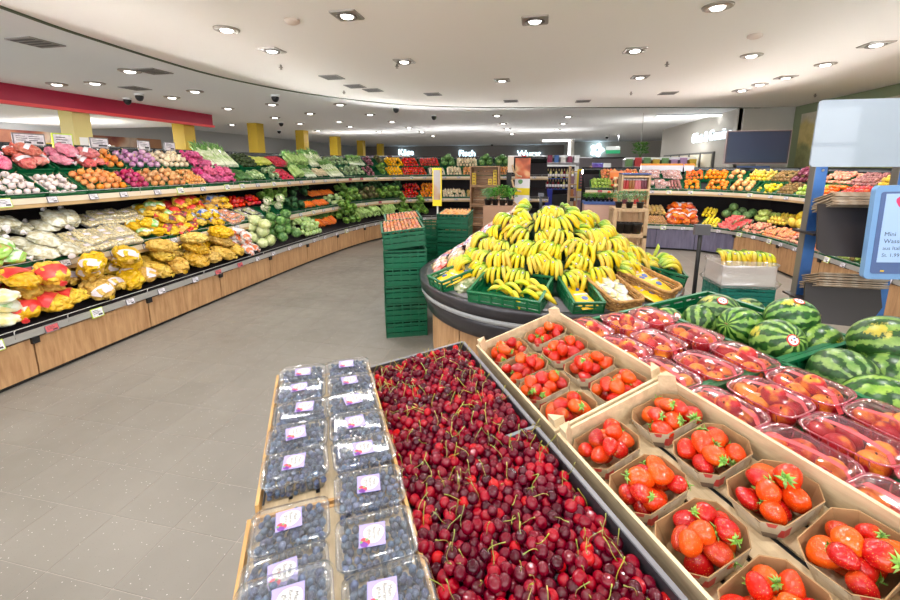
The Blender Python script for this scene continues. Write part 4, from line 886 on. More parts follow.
K['salad_bag'] = bag('salad_bag', mat('salad_film', rgb(196, 150, 96), .25, rgb(150, 196, 84), 12, .45, .55, coat=.6), .26, .18, .09, 11, 30, .14, .3, greenb, whiteb, band_pos=(.1, .7), nm='film_bag'); K['clear_bag'] = bag('clear_bag', mat('crackle_film', rgb(222, 222, 206), .2, rgb(182, 172, 138), 24, coat=.8, bump=.8, bscale=60), .26, .19, .09, 12, 40, .16, .26, None, whiteb, nm='film_bag'); K['pale_bag'] = bag('pale_bag', mat('pale_film', rgb(240, 222, 150), .3, rgb(232, 238, 226), 10, coat=.6), .22, .16, .1, 13, 24, .16, .34, greenb, nm='film_bag'); K['onion_whitebag'] = bag('onion_bag_white', mat('white_orange_film', rgb(236, 232, 234), .3, rgb(226, 110, 50), 12, .5, .6, coat=.5), .22, .16, .1, 14, 24, .16, .34, None, nm='film_bag')
K['grapes'] = bag('grape_bunch', mat('green_grape', rgb(172, 196, 84), .3, rgb(206, 216, 130), 20), .2, .12, .1, 15, 90, .3, .17, None, mat('grape_stalk', rgb(120, 100, 50), .7), nm='grape_bunch')
K['grapes_red'] = bag('grape_bunch_red', mat('red_grape', rgb(96, 30, 54), .3, rgb(140, 60, 84), 20), .2, .12, .1, 17, 90, .3, .17, None, MATS['grape_stalk'], nm='grape_bunch')
# tray packs: foam tray, goods, film
def traypack(name, goods, gm, w, d, h, nm='tray_pack', traym=None):
    tg = G(); tg.loft([ring(w-.03, d-.03, .014, 0, 2), ring(w, d, .018, h*.6, 2)], True, False); tg.loft([ring(w-.006, d-.006, .016, h*.6, 2), ring(w-.03, d-.03, .012, .004, 2)], False, True)
    fg = G(); fg.loft([ring(w+.002, d+.002, .018, h*.58, 2), ring(w-.004, d-.004, .018, h*.95, 2), ring(w-.04, d-.04, .02, h*1.08, 2)], False, True)
    lg = G(); lg.box(-.03, -.02, h*1.085, .03, .02, h*1.09)
    return dict(mode='bag', me=[tg.mesh(name, traym or mat('white_foam', rgb(232, 230, 224), .6))], L=d, W=w, H=h*1.1, nm=nm, parts=[('contents', goods.mesh('contents', gm)), ('film', fg.mesh('film', film)), ('price_label', lg.mesh('price_label', whiteb, False))], base=True)
g = G(); random.seed(3)
for i in range(5):
    for j in range(4): g.ball(.019, .019, .017, 9, 6, M=T(-.076+.038*i+rnd(.003), -.05+.034*j+rnd(.003), .035+rnd(.004)))
K['tray_pack'] = traypack('packed_tray', g, mat('pale_potato', rgb(226, 200, 128), .6, rgb(238, 222, 170), 30), .2, .15, .05)
g = G()
for i in range(5):
    for j in range(4): g.ball(.019, .019, .017, 9, 6, M=T(-.076+.038*i+rnd(.003), -.05+.034*j+rnd(.003), .035+rnd(.004)))
K['tomato_tray'] = traypack('tomato_tray', g, mat('tray_tomato', rgb(240, 96, 20), .25, rgb(246, 170, 40), 30), .2, .15, .05)
g = G()
for i in range(5):
    for j in range(4): g.ball(.019, .019, .017, 9, 6, M=T(-.076+.038*i+rnd(.003), -.05+.034*j+rnd(.003), .035+rnd(.004)))
K['berry_tray'] = traypack('pink_tray', g, mat('tray_pinkfruit', rgb(206, 96, 96), .4, rgb(236, 196, 180), 40), .2, .15, .05, traym=mat('pink_foam', rgb(236, 214, 208), .6))
K['bean_tray'] = traypack('bean_tray', G().tube([(-.07, -.05, .035), (.07, -.045, .036)], .012).tube([(-.07, -.02, .037), (.07, -.02, .036)], .012).tube([(-.07, .01, .036), (.07, .012, .036)], .012).tube([(-.07, .04, .035), (.07, .042, .036)], .012), mat('yellow_bean', rgb(226, 222, 120), .5, rgb(206, 216, 140), 20), .2, .15, .05, traym=blackp)
# melon wedge
g = G(); n = 12
arc = [(.11*math.cos(math.pi*i/n), -.11*math.sin(math.pi*i/n)) for i in range(n+1)]
def wedge():
    V = []; F = []
    for x, z in arc: V += [(x, .03*(1-abs(x)/.11*.3), z), (x, -.03*(1-abs(x)/.11*.3), z)]
    rind = G(); 
    for i in range(n): F.append((2*i, 2*i+2, 2*i+3, 2*i+1))
    rind.add(V, F); fl = G(); fl.add([(x*.97, .0302, z*.95) for x, z in arc]+[(0, .031, 0)], [(i, i+1, n+1) for i in range(n)]); fl.add([(x*.97, -.0302, z*.95) for x, z in arc]+[(0, -.031, 0)], [(i+1, i, n+1) for i in range(n)]); fl.add([(-.107, .031, -.001), (.107, .031, -.001), (.107, -.031, -.001), (-.107, -.031, -.001)], [(0, 1, 2, 3)])
    return rind.mesh('melon_wedge', mat('wedge_rind', rgb(120, 160, 80), .4, rgb(226, 230, 200), 14)), fl.mesh('flesh', mat('wedge_flesh', rgb(232, 70, 76), .35, rgb(240, 150, 140), 26))
a_, b_ = wedge(); K['melon_wedge'] = dict(mode='bag', me=[a_], L=.13, W=.2, H=.1, nm='melon_wedge', parts=[('flesh', b_)], wedge=True)

def put(kd, M, lab, cat, grp):
    d = K[kd]; nm = d.get('nm') or kd
    o = ob(nm, random.choice(d['me']), M, None, lab, cat, grp)
    if d.get('part'): ob(d['part'][0], d['part'][1], None, o)
    for pn, pm_ in d.get('parts', []): ob(pn, pm_, None, o)
    return o
COUNT = {}
def fill(kd, F, w, d, lab, cat, grp, layers=2, fullness=1.0, zbase=.0):
    """heap goods of one kind on the rectangle x 0..w, y 0..d of frame F"""
    D = K[kd]; n0 = COUNT.get((kd, grp), 0)
    if D['mode'] == 'heap':
        r = D['r']; up = D.get('upright'); nx = max(1, int(w/(2*r*.98))); ny = max(1, int(d/(2*r*.94)))
        for l in range(layers):
            for j in range(ny-(l > 0 and ny > 1)):
                for i in range(nx-(l > 0 and nx > 1)):
                    if random.random() > fullness*(1 if l == 0 else .9): continue
                    if l == 0 and layers > 1 and fullness > .8 and 0 < i < nx-1 and 0 < j < ny-1: continue
                    x = (i+.5+(.5 if l and nx > 1 else 0))*w/nx+rnd(r*.12); y = (j+.5+(.5 if l and ny > 1 else 0))*d/ny+rnd(r*.12); z = zbase+r*.9+l*r*1.45+rnd(r*.08)
                    R = (Rz(rnd(3)) @ tilt(.25)) if up else (Rz(rnd(3)) @ Rx(random.gauss(.2, .7)) @ Rz(rnd(3)))
                    if up: R = Rx(.35) @ R
                    put(kd, F @ T(x, y, z) @ R @ S(random.uniform(.92, 1.06)), lab, cat, grp); n0 += 1
    elif D['mode'] == 'long':
        ww = D['w']; nx = max(1, int(w/(ww*.95)))
        for l in range(layers):
            for i in range(nx-(l > 0)):
                if random.random() > fullness: continue
                x = (i+.5+.5*l)*w/nx+rnd(ww*.1); L = D['L']; y = max(.0, (d-L)*.5)+rnd(.02)
                put(kd, F @ T(x, y, zbase+ww*.45+l*ww*.75) @ Rz(rnd(.1)) @ Rx(.16+rnd(.08) if D.get('part') else 0) @ Ry(rnd(3) if not D.get('part') else rnd(.5)) @ S(random.uniform(.92, 1.06)), lab, cat, grp); n0 += 1
    else:
        W, L, Ht = D['W'], D['L'], D['H']; nx = max(1, round(w/(W*.80))); ny = max(1, round(d/(L*.78)))
        for l in range(layers):
            for j in range(ny-(1 if l and ny > 1 else 0)):
                for i in range(nx-(1 if l and nx > 1 else 0)):
                    x = (i+.5+(.5 if l % 2 and nx > 1 else (.3 if l else 0)))*w/nx+rnd(.03); y = (j+.5+(.4 if l and ny > 1 else 0))*d/ny+rnd(.03); z = zbase+(0 if D.get('base') else Ht/2)+l*Ht*.8
                    R = (Rz(rnd(.9)+(math.pi if random.random() < .5 else 0)) @ tilt(.25)) if not D.get('base') else Rz(rnd(.2)) @ tilt(.06)
                    if D.get('wedge'): R = Rz(rnd(.3)) @ Rx(-.5); z += .09
                    lb = lab.replace(' lying on the ', ', ').replace(' tier of the ', ' tier, ')+(', %s layer' % ('lowest' if l == 0 else ('top' if l == layers-1 else 'middle')))+(' in front' if ny > 1 and j == 0 else (' at rear' if ny > 1 else ''))
                    put(kd, F @ T(x, y, z) @ R @ S(random.uniform(.92, 1.05)), lb, cat, grp); n0 += 1
    COUNT[(kd, grp)] = n0
# ================================================================== PRODUCE SHELVES
ADDED_UPL = mat('tube_light_glow', (1, .98, .95, 1), .5, emit=38)  # glow of the uplights added on the shelf tops to brighten the ceiling
class Path:
    def __init__(s, P):
        s.P = [np.array(p, float) for p in smooth_poly(P, 8)]; s.L = [0.0]
        for a, b in zip(s.P, s.P[1:]): s.L.append(s.L[-1]+float(np.linalg.norm(b-a)))
    def at(s, t):
        t = min(max(t, 0), s.L[-1]-1e-6); i = max(0, min(len(s.P)-2, int(np.searchsorted(s.L, t, 'right'))-1))
        f = (t-s.L[i])/max(1e-9, s.L[i+1]-s.L[i]); p = s.P[i]*(1-f)+s.P[i+1]*f
        i0, i1 = max(0, i-3), min(len(s.P)-1, i+4); tg = s.P[i1]-s.P[i0]; tg /= np.linalg.norm(tg); return p, tg
    def pt(s, t, off, z):
        p, tg = s.at(t); return (p[0]-tg[1]*off, p[1]+tg[0]*off, z)
    def frame(s, t, off, z, ang):
        p, tg = s.at(t); n = np.array([-tg[1], tg[0]]); x = np.array([tg[0], tg[1], 0]); y = np.array([n[0]*math.cos(ang), n[1]*math.cos(ang), math.sin(ang)])
        return axes(s.pt(t, off, z), x, y, np.cross(x, y))
    def at_px(s, px, off, z, lo=None, hi=None):
        best = (1e9, 0)
        for t in np.linspace(lo or 0, hi or s.L[-1], 1500):
            p = s.pt(t, off, z); q = proj(p)
            if q[2] > .2:
                e = abs(q[0]-px)
                if e < best[0]: best = (e, t)
        return best[1]
    def strip(s, prof, s0, s1, step=.2):
        n = max(1, int(math.ceil((s1-s0)/step))); g = G()
        g.loft([[s.pt(s0+(s1-s0)*i/n, o, z) for o, z in prof][::-1] for i in range(n+1)]); return g
oak = wood('oak_laminate', rgb(166, 122, 82), rgb(202, 160, 116), (9, 9, 1), 3.2, .05); bluecast_wood = wood('blue_cast_laminate', rgb(92, 88, 112), rgb(116, 112, 136), (9, 9, 1), 3, .05)  # second laminate has a bluish colour cast painted into the wood tone
rail_m = mat('cream_rail', rgb(222, 208, 186), .45); steel = mat('shelf_steel', rgb(186, 184, 180), .35, metal=.4); dark_in = mat('shelf_dark', rgb(34, 28, 34), .7); kick = mat('kick_black', rgb(30, 28, 28), .6)
tag_white = mat('tag_card', rgb(232, 228, 232), .5, rgb(206, 200, 210), 60); tag_red = mat('tag_red', rgb(206, 90, 96), .5); lime = mat('tag_lime', rgb(190, 216, 60), .5); tag_grey = mat('tag_holder', rgb(120, 116, 120), .5); ink = mat('tag_ink', rgb(60, 56, 62), .6)
def tag_mesh(card, edge, w, h):
    g = G(); g.box(-w/2, -.004, -h/2, w/2, 0, h/2, 1); g.box(-w/2+.006, -.006, -h/2+.006, w/2-.006, -.004, h/2-.006, 0)
    for i in range(3): g.box(-w*.34, -.0068, h*.22-i*h*.16, w*(.1+.1*(i % 2)), -.006, h*.27-i*h*.16, 2)
    g.box(w*.02, -.0068, -h*.33, w*.36, -.006, -h*.16, 2); return g.mesh('price_tag', [card, edge, ink], False)
TAGS = [tag_mesh(tag_white, tag_grey, .085, .06), tag_mesh(tag_white, lime, .10, .08), tag_mesh(tag_red, tag_grey, .095, .06)]
WHO = {'garlic': 'white garlic bulb', 'onion_orange': 'orange-skinned onion', 'onion_brown': 'light brown onion', 'onion_small': 'small golden shallot', 'onion_red': 'magenta red onion', 'onion_purple': 'pale purple onion', 'onion_white': 'cream white onion', 'orange': 'bright orange', 'mandarin': 'deep orange mandarin', 'lemon': 'yellow lemon', 'apple': 'red and cream apple', 'apple_red': 'dark red apple', 'apple_green': 'green apple', 'pomelo': 'pale orange grapefruit', 'flat_peach': 'flat pink peach', 'apricot': 'pale pink apricot', 'walnut': 'brown walnut', 'tomato': 'red tomato', 'tomato_orange': 'small orange tomato', 'potato_loose': 'loose potato', 'mushroom': 'pale mushroom', 'avocado': 'dark avocado', 'beet': 'magenta beetroot', 'radish': 'red radish', 'kohlrabi': 'pale green kohlrabi', 'fig': 'dusky fig', 'kiwi': 'brown kiwi', 'green_melon': 'round green melon', 'yellow_melon': 'yellow melon', 'mango': 'orange-red mango', 'pear': 'yellow pear', 'pepper_red': 'shiny red pepper', 'pepper_orange': 'shiny orange pepper', 'pepper_yellow': 'shiny yellow pepper', 'cabbage_white': 'pale white cabbage', 'cabbage_green': 'dark green cabbage', 'lettuce': 'frilly green lettuce', 'red_lettuce': 'brownish red lettuce', 'kale': 'dark curly kale', 'fennel': 'pale green fennel', 'chicory': 'red radicchio', 'cauliflower': 'white cauliflower in green leaves', 'carrot': 'orange carrot', 'carrot_bunch': 'carrot with green top', 'leek': 'long pale leek', 'spring_onion': 'spring onion', 'celery': 'green celery', 'cucumber': 'dark green cucumber', 'zucchini': 'pale green zucchini', 'parsnip': 'cream parsnip', 'corn_tray': 'corn cob', 'banana_y': 'yellow-green squash', 'potato_red_big': 'large yellow potato net with red label', 'potato_yellow_big': 'large ochre potato net with white label', 'potato_plain': 'large plain ochre potato net', 'potato_green': 'potato net with green label', 'potato_red': 'small potato net with red label', 'potato_blue': 'potato net with blue label', 'potato_dark': 'potato net with dark label', 'pinkbag': 'pink onion net', 'rednet': 'coral red onion net', 'orange_net': 'orange net of mandarins', 'beet_bag': 'magenta net of beets', 'salad_bag': 'tan and green film bag', 'clear_bag': 'crinkled clear film bag', 'pale_bag': 'pale yellow film bag', 'onion_whitebag': 'white and orange film bag', 'grapes': 'green grape bunch', 'grapes_red': 'dark red grape bunch', 'tray_pack': 'film-wrapped tray of small potatoes', 'tomato_tray': 'film-wrapped tray of orange tomatoes', 'berry_tray': 'film-wrapped tray of pink fruit', 'bean_tray': 'black tray of yellow beans', 'melon_wedge': 'red watermelon wedge'}
CAT = lambda k: {'potato_red_big': 'potato bag', 'potato_yellow_big': 'potato bag', 'potato_plain': 'potato bag', 'potato_green': 'potato bag', 'potato_red': 'potato bag', 'potato_blue': 'potato bag', 'potato_dark': 'potato bag', 'pinkbag': 'onion bag', 'rednet': 'onion bag', 'orange_net': 'fruit bag', 'beet_bag': 'vegetable bag', 'salad_bag': 'salad bag', 'clear_bag': 'salad bag', 'pale_bag': 'salad bag', 'onion_whitebag': 'onion bag', 'grapes': 'grapes', 'grapes_red': 'grapes', 'tray_pack': 'tray', 'tomato_tray': 'tray', 'berry_tray': 'tray', 'bean_tray': 'tray', 'melon_wedge': 'melon wedge', 'corn_tray': 'corn', 'onion_orange': 'onion', 'onion_brown': 'onion', 'onion_small': 'shallot', 'onion_red': 'onion', 'onion_purple': 'onion', 'onion_white': 'onion', 'tomato_orange': 'tomato', 'potato_loose': 'potato', 'apple_red': 'apple', 'apple_green': 'apple', 'flat_peach': 'peach', 'green_melon': 'melon', 'yellow_melon': 'melon', 'pepper_red': 'pepper', 'pepper_orange': 'pepper', 'pepper_yellow': 'pepper', 'cabbage_white': 'cabbage', 'cabbage_green': 'cabbage', 'red_lettuce': 'lettuce', 'carrot_bunch': 'carrot', 'spring_onion': 'spring onion', 'banana_y': 'squash', 'chicory': 'radicchio'}.get(k, k)
def build_shelf(path, s0, s1, tiers, lab, panel_m, panel_len, base_h, tag_step, back_off, back_h, s_panel0):
    o = em('produce_shelf', Matrix.Identity(4), lab, 'shelf')
    ob('plinth', path.strip([(.03, 0), (.5, 0), (.5, .05), (.03, .05)], s0, s1).mesh('plinth', kick, False), None, o)
    t = s_panel0
    while t < s1:
        a, b = max(t, s0), min(t+panel_len-.012, s1)
        if b > a: ob('base_panel', path.strip([(0, .035), (.02, .035), (.02, base_h), (0, base_h)], a, b).mesh('base_panel', panel_m, False), None, o)
        p = path.frame(min(max(t, s0), s1), -.012, base_h-.02, 0)
        if t > s0: ob('bracket', G().box(-.025, -.012, -.03, .025, .012, .02).mesh('bracket', blackp, False), p, o)
        t += panel_len
    ob('carcass', path.strip([(.022, .05), (back_off, .05), (back_off, base_h-.01), (.022, base_h-.01)], s0, s1).mesh('carcass', dark_in, False), None, o)
    ob('back_panel', path.strip([(back_off, .05), (back_off+.03, .05), (back_off+.03, back_h), (back_off, back_h)], s0, s1).mesh('back_panel', dark_in, False), None, o)
    ob('added_light_trough', path.strip([(back_off-.06, back_h-.02), (back_off+.12, back_h-.02), (back_off+.12, back_h+.15), (back_off+.03, back_h+.15), (back_off+.03, back_h+.14), (back_off+.10, back_h+.14), (back_off+.10, back_h), (back_off-.04, back_h), (back_off-.04, back_h+.10), (back_off-.06, back_h+.10)], s0, s1).mesh('added_light_trough', mat('added_trough_black', rgb(22, 22, 22), .8, spec=.1), False), None, o)  # added hooded trough, steers the extra uplight onto the ceiling over the aisle
    ob('tube_light', path.strip([(back_off+.085, back_h+.006), (back_off+.098, back_h+.006), (back_off+.098, back_h+.092), (back_off+.085, back_h+.092)], s0, s1, .5).mesh('tube_light', ADDED_UPL, False), None, o)  # added emitter hidden behind the lip, not a lamp of the shelf
    for ti, (off, z, dep, ang, rh) in enumerate(tiers):
        c, s_ = math.cos(ang), math.sin(ang); zb = z-.05
        ob('shelf_deck', path.strip([(off, zb-.02), (off+dep*c, zb+dep*s_-.02), (off+dep*c, zb+dep*s_), (off, zb)], s0, s1).mesh('shelf_deck', dark_in, False), None, o)
        r = ob('front_rail', path.strip([(off-.02, z-.055), (off, z-.055), (off, z-.055+rh), (off-.02, z-.055+rh)], s0, s1).mesh('front_rail', rail_m if ti else steel, False), None, o)
        n = int((s1-s0)/.1); ob('wire', G().tube([path.pt(s0+(s1-s0)*i/n, off-.008, z+.035) for i in range(n+1)], .004, 5).mesh('wire', steel), None, r)
        if ti: ob('under_trim', path.strip([(off-.015, z-.09), (off+.02, z-.09), (off+.02, z-.056), (off-.015, z-.056)], s0, s1).mesh('under_trim', mat('trim_wood', rgb(196, 164, 118), .5), False), None, r)
        t = s0+.15+.1*ti
        while t < s1:
            k = random.random(); ob('price_tag', TAGS[0 if k < .74 else (1 if k < .88 else 2)], path.frame(t+rnd(.05), off-.024, z-.03, 0) @ Rx(-.25), r)
            ob('wire_end', G().tube([(0, -.01, -.03), (0, -.012, .03), (.015, -.01, .04)], .004, 5).mesh('wire_end', steel), path.frame(t+.17, off-.008, z, 0), r) if random.random() < .5 else None
            t += tag_step
    return o
LP_ = Path([(-3.78, .8), (-3.78, 3), (-3.78, 5.2), (-3.72, 6.8), (-3.58, 8.0), (-3.3, 8.85), (-2.8, 9.45), (-2.1, 9.85), (-1.0, 10.1), (.3, 10.2)])
LT = [(0.0, .40, .62, math.radians(20), .055), (.30, .83, .66, math.radians(24), .05), (.56, 1.37, .76, math.radians(31), .05)]
build_shelf(LP_, .3, LP_.L[-1], LT, 'long curved three tier vegetable shelf with oak front along the left', oak, .97, .34, .36, 1.25, 1.72, .49)
RP_ = Path([(1.0, 8.7), (1.8, 8.7), (2.6, 8.68), (3.1, 8.58), (3.45, 8.25), (3.67, 7.7), (3.74, 7.0), (3.74, 5.5), (3.74, 3.4)])
RT = [(0.0, .47, .85, math.radians(17), .055), (.42, 1.14, .68, math.radians(32), .05)]
rs_mid = RP_.at_px(735, 0, .45)
shelf_r = build_shelf(RP_, 0, RP_.L[-1], RT, 'two tier fruit shelf curving along the right wall', oak, .97, .42, .33, 1.15, 1.45, rs_mid)
for i in range(4):
    a = rs_mid*i/4; ob('base_panel', RP_.strip([(-.0, .035), (.02, .035), (.02, .42), (-.0, .42)], a, a+rs_mid/4-.01).mesh('base_panel', bluecast_wood, False), None, shelf_r)  # panels of the cross part carry the painted blue cast
def stock(path, tier, rows, side, crates=True, y0=.03, dep=.30, lift=0.0, tname='upper', layers=2, zb=.04):
    off, z, _, ang, _ = tier; c, s_ = math.cos(ang), math.sin(ang)
    o2 = off+y0*c; z2 = z-.05+y0*s_+lift
    for row in rows:
        pa, pb, kd = row[:3]; full = row[3] if len(row) > 3 else 1.0
        a, b = path.at_px(pa, o2, z2+.1), path.at_px(pb, o2, z2+.1)
        if b-a < .12: b = a+.12
        n = max(1, round((b-a)/.42)); w = (b-a)/n
        ws = w
        for i in range(n):
            w = float(np.linalg.norm(np.array(path.pt(a+ws*(i+1), o2+.08, 0))-np.array(path.pt(a+ws*i, o2+.08, 0))))
            F = path.frame(a+ws*(i+.5), o2, z2, ang) @ T(-w/2+.01, 0, .004)
            who = WHO[kd]; grp = '%s on the %s %s shelf' % (who, tname, side)
            if crates:
                lab = 'low green crate of %s, %s %s shelf' % (who, tname, side)
                if n > 1: lab = 'low green crate of %s, %s in %s %s shelf row' % (who, ORD[i], tname, side)
                CR.append((F, w-.02, dep, lab))
            fill(kd, F @ T(.012, .012, .01), w-.044, dep-.02, '%s lying on the %s tier of the %s shelf' % (who, tname, side), CAT(kd), grp, layers, full, zb if full > .8 and not K[kd].get('wedge') else 0)
CR = []
random.seed(77)
stock(LP_, LT[2], [(-190,-72,'onion_brown'),(-70,-2,'garlic'),(0,42,'garlic',.9),(44,84,'garlic',.6),(84,128,'onion_orange'),(128,150,'onion_red'),(150,166,'onion_brown'),(166,186,'onion_brown'),(186,206,'onion_small'),(206,236,'beet_bag'),(236,254,'cucumber'),(254,268,'zucchini'),(268,280,'fennel'),(280,294,'radish'),(294,306,'celery'),(306,318,'spring_onion'),(318,330,'parsnip'),(330,344,'leek'),(344,366,'fennel'),(366,376,'chicory'),(376,388,'lettuce'),(388,404,'pepper_yellow'),(404,428,'tomato'),(428,446,'mushroom'),(446,462,'onion_white'),(462,510,'onion_brown')], 'left', True, .03, .33, 0, 'upper front')
stock(LP_, LT[2], [(-160,-32,'rednet'),(-30,12,'pinkbag'),(14,52,'rednet'),(54,78,'pinkbag'),(78,104,'rednet'),(104,126,'onion_orange'),(126,146,'onion_purple'),(146,162,'onion_purple'),(162,190,'onion_white'),(190,208,'beet_bag'),(208,238,'leek'),(240,256,'avocado'),(256,274,'banana_y'),(274,290,'radish'),(290,310,'celery'),(310,328,'leek'),(328,350,'fennel'),(350,366,'spring_onion'),(366,374,'chicory'),(374,386,'red_lettuce'),(386,404,'pepper_yellow'),(404,420,'tomato'),(420,440,'apple_red'),(440,456,'cabbage_green'),(456,478,'onion_white'),(478,510,'cabbage_green')], 'left', True, .40, .34, .03, 'upper back')
stock(LP_, LT[1], [(-210,-62,'potato_green'),(-60,30,'salad_bag'),(30,80,'clear_bag'),(80,142,'tray_pack'),(142,166,'potato_green'),(166,200,'potato_dark'),(200,226,'potato_blue'),(226,246,'tomato_tray'),(246,264,'bean_tray'),(264,290,'cauliflower'),(290,306,'kale'),(306,332,'carrot'),(332,346,'kohlrabi'),(346,362,'lettuce'),(362,380,'red_lettuce'),(380,404,'lettuce'),(404,421,'pepper_red'),(421,442,'pepper_orange'),(442,466,'onion_white'),(466,510,'potato_loose')], 'left', True, .03, .33, 0, 'middle front')
stock(LP_, LT[1], [(-190,-42,'clear_bag'),(-40,40,'clear_bag'),(40,90,'clear_bag'),(90,146,'tray_pack'),(146,170,'potato_green'),(170,205,'potato_red'),(205,230,'potato_blue'),(230,262,'tomato'),(262,290,'lettuce'),(290,312,'kale'),(312,336,'carrot'),(336,350,'lettuce'),(350,404,'kale'),(404,421,'pepper_red'),(421,442,'pepper_orange')], 'left', False, .38, .28, .02, 'middle back')
stock(LP_, LT[0], [(-260,-82,'potato_plain'),(-80,0,'pale_bag'),(0,16,'pale_bag'),(16,92,'potato_red_big'),(92,158,'potato_yellow_big'),(158,246,'potato_plain'),(246,260,'onion_whitebag'),(260,278,'cabbage_white'),(278,306,'cabbage_green'),(306,322,'kohlrabi'),(322,345,'carrot_bunch'),(345,362,'lettuce'),(362,400,'celery'),(400,430,'lettuce')], 'left', False, .04, .56, .02, 'bottom', 3)
stock(RP_, RT[1], [(590,618,'apple_green'),(618,640,'mango'),(640,654,'berry_tray'),(654,668,'berry_tray'),(668,683,'fig'),(684,702,'orange'),(705,727,'orange'),(729,752,'pomelo'),(753,776,'lemon',.6),(777,795,'kiwi'),(795,815,'apple_green'),(815,838,'mandarin'),(838,866,'apple_red'),(866,900,'apple')], 'right', True, .03, .31, 0, 'upper front')
stock(RP_, RT[1], [(600,640,'apple'),(640,662,'berry_tray'),(662,684,'berry_tray'),(684,704,'mandarin'),(704,726,'orange'),(726,746,'pomelo'),(746,770,'pear'),(770,795,'kiwi'),(795,820,'grapes_red'),(820,850,'flat_peach'),(850,878,'fig'),(878,905,'pear')], 'right', True, .36, .30, .02, 'upper back')
stock(RP_, RT[0], [(642,669,'walnut'),(669,699,'orange_net'),(700,717,'lemon'),(718,740,'melon_wedge'),(740,760,'flat_peach'),(760,785,'apricot'),(785,805,'flat_peach'),(805,830,'apricot'),(830,858,'grapes'),(858,885,'apple_green'),(885,930,'pear')], 'right', True, .03, .38, 0, 'lower front')
stock(RP_, RT[0], [(600,640,'kiwi'),(642,668,'potato_loose'),(669,699,'orange_net'),(700,716,'lemon'),(717,750,'green_melon'),(750,765,'grapes'),(765,785,'pear'),(785,805,'yellow_melon'),(805,835,'mango'),(835,870,'apple_green'),(870,915,'pear')], 'right', False, .44, .38, .03, 'lower back')
# low crates carrying the goods (open tray with flared rim)
_lc = {}
for F, w, d, lab in CR:
    key = (round(w, 2), round(d, 2))
    if key not in _lc:
        g = G(); h = .075
        for a in ((0, 0, 0, w, .006, h*.8), (0, d-.006, 0, w, d, h), (0, .006, 0, .006, d-.006, h), (w-.006, .006, 0, w, d-.006, h)): g.box(*a)
        fl = G().box(.006, .006, 0, w-.006, d-.006, .004); rm = G()
        for a in ((-.004, -.006, h*.8-.006, w+.004, .008, h*.8), (-.004, d-.008, h-.008, w+.004, d+.004, h), (-.005, 0, h-.008, .009, d, h), (w-.009, 0, h-.008, w+.005, d, h)): rm.box(*a)
        _lc[key] = (g.mesh('walls', green_pl, False), fl.mesh('floor_panel', green_pl, False), rm.mesh('rim', green_pl, False))
    o = em('shelf_crate', F, lab, 'crate', 'low green crates on the shelves')
    for nm, me in zip(('walls', 'floor_panel', 'rim'), _lc[key]): ob(nm, me, None, o)
# ================================================================== CRATE STACKS
def stack(cx, cy, ang, n, h, m, where, top=None, w=.4, d=.6, z0=0.0, tilt_top=True):
    for k in range(n):
        last = k == n-1
        M_ = T(cx, cy, z0+k*(h+.008)) @ Rz(ang+rnd(.012))
        if last and tilt_top: M_ = M_ @ T(0, 0, .035) @ Ry(-.10) @ Rx(.04)
        green_crate(M_, w, d, h, 'dark green crate, %s from floor in the stack %s' % (ORD[k], where), m, 'stacked produce crates', slots=3)
    M_ = T(cx, cy, z0+(n-1)*(h+.008)+.035*tilt_top) @ Rz(ang) @ (Ry(-.10) @ Rx(.04) if tilt_top else Matrix.Identity(4))
    if top: fill(top[0], M_ @ T(-w/2+.02, -d/2+.02, h-.075), w-.04, d-.04, top[1], top[2], top[3], 1, 1.0, .05)
K['nut'] = fruit('peanut', rgb(172, 96, 66), .0175, rgb(204, 146, 110), amp=.12, rough=.7, nu=8, nv=6, seed=9, scale=60, var=(.03, .25, .35), sz=1.15); K['nut']['nm'] = 'nut'
A1 = math.radians(21.8); ex = np.array([math.cos(A1), math.sin(A1)]); ey = np.array([-math.sin(A1), math.cos(A1)])
c1 = np.array([-1.375, 3.525])+.2*ex+.3*ey; stack(c1[0], c1[1], A1, 6, .165, dgreen_pl, 'beside the banana island', ('nut', 'reddish brown nut heaped in the top crate of a stack', 'nut', 'nuts in the stacked crates'))
c2 = c1+.66*ey+.05*ex; stack(c2[0], c2[1], A1, 6, .165, dgreen_pl, 'behind the nearest stack', ('nut', 'reddish brown nut heaped in the top crate of a stack', 'nut', 'nuts in the stacked crates'))
c3 = np.array([-1.05, 5.35]); stack(c3[0], c3[1], .05, 6, .165, dgreen_pl, 'left of the herb pots', ('onion_small', 'golden shallot in the crate beside the herb pots', 'shallot', 'shallots in the far crate stack'), tilt_top=False)
c4 = np.array([-1.5, 5.45]); stack(c4[0], c4[1], .1, 5, .165, dgreen_pl, 'between shelf end and herb pots', None, tilt_top=False)
# ================================================================== BANANA ISLAND
IC = np.array([.08, 3.62]); IR = 1.09
isl = em('banana_island', T(IC[0], IC[1], 0), 'round produce island with oak base and dark steel rim under the bananas', 'display island')
rimm = mat('island_rim', rgb(74, 72, 76), .32, metal=.5); stripe = mat('island_stripe', rgb(168, 170, 172), .35); itop = mat('island_top', rgb(120, 116, 118), .4, metal=.4); conem = mat('island_core', rgb(22, 60, 42), .6)
ob('plinth', G().lathe([(.93, 0), (.93, .07)], 48).mesh('plinth', kick), None, isl)
for i in range(14):
    a0, a1 = 2*math.pi*i/14+.006, 2*math.pi*(i+1)/14-.006; g = G(); n = 5
    V = [(r*math.cos(a0+(a1-a0)*j/n), r*math.sin(a0+(a1-a0)*j/n), z) for r, z in ((.98, .07), (.98, .46), (.96, .46), (.96, .07)) for j in range(n+1)]
    g.loft([[V[q*(n+1)+j] for q in range(4)][::-1] for j in range(n+1)]); ob('base_panel', g.mesh('base_panel', oak, False), None, isl)
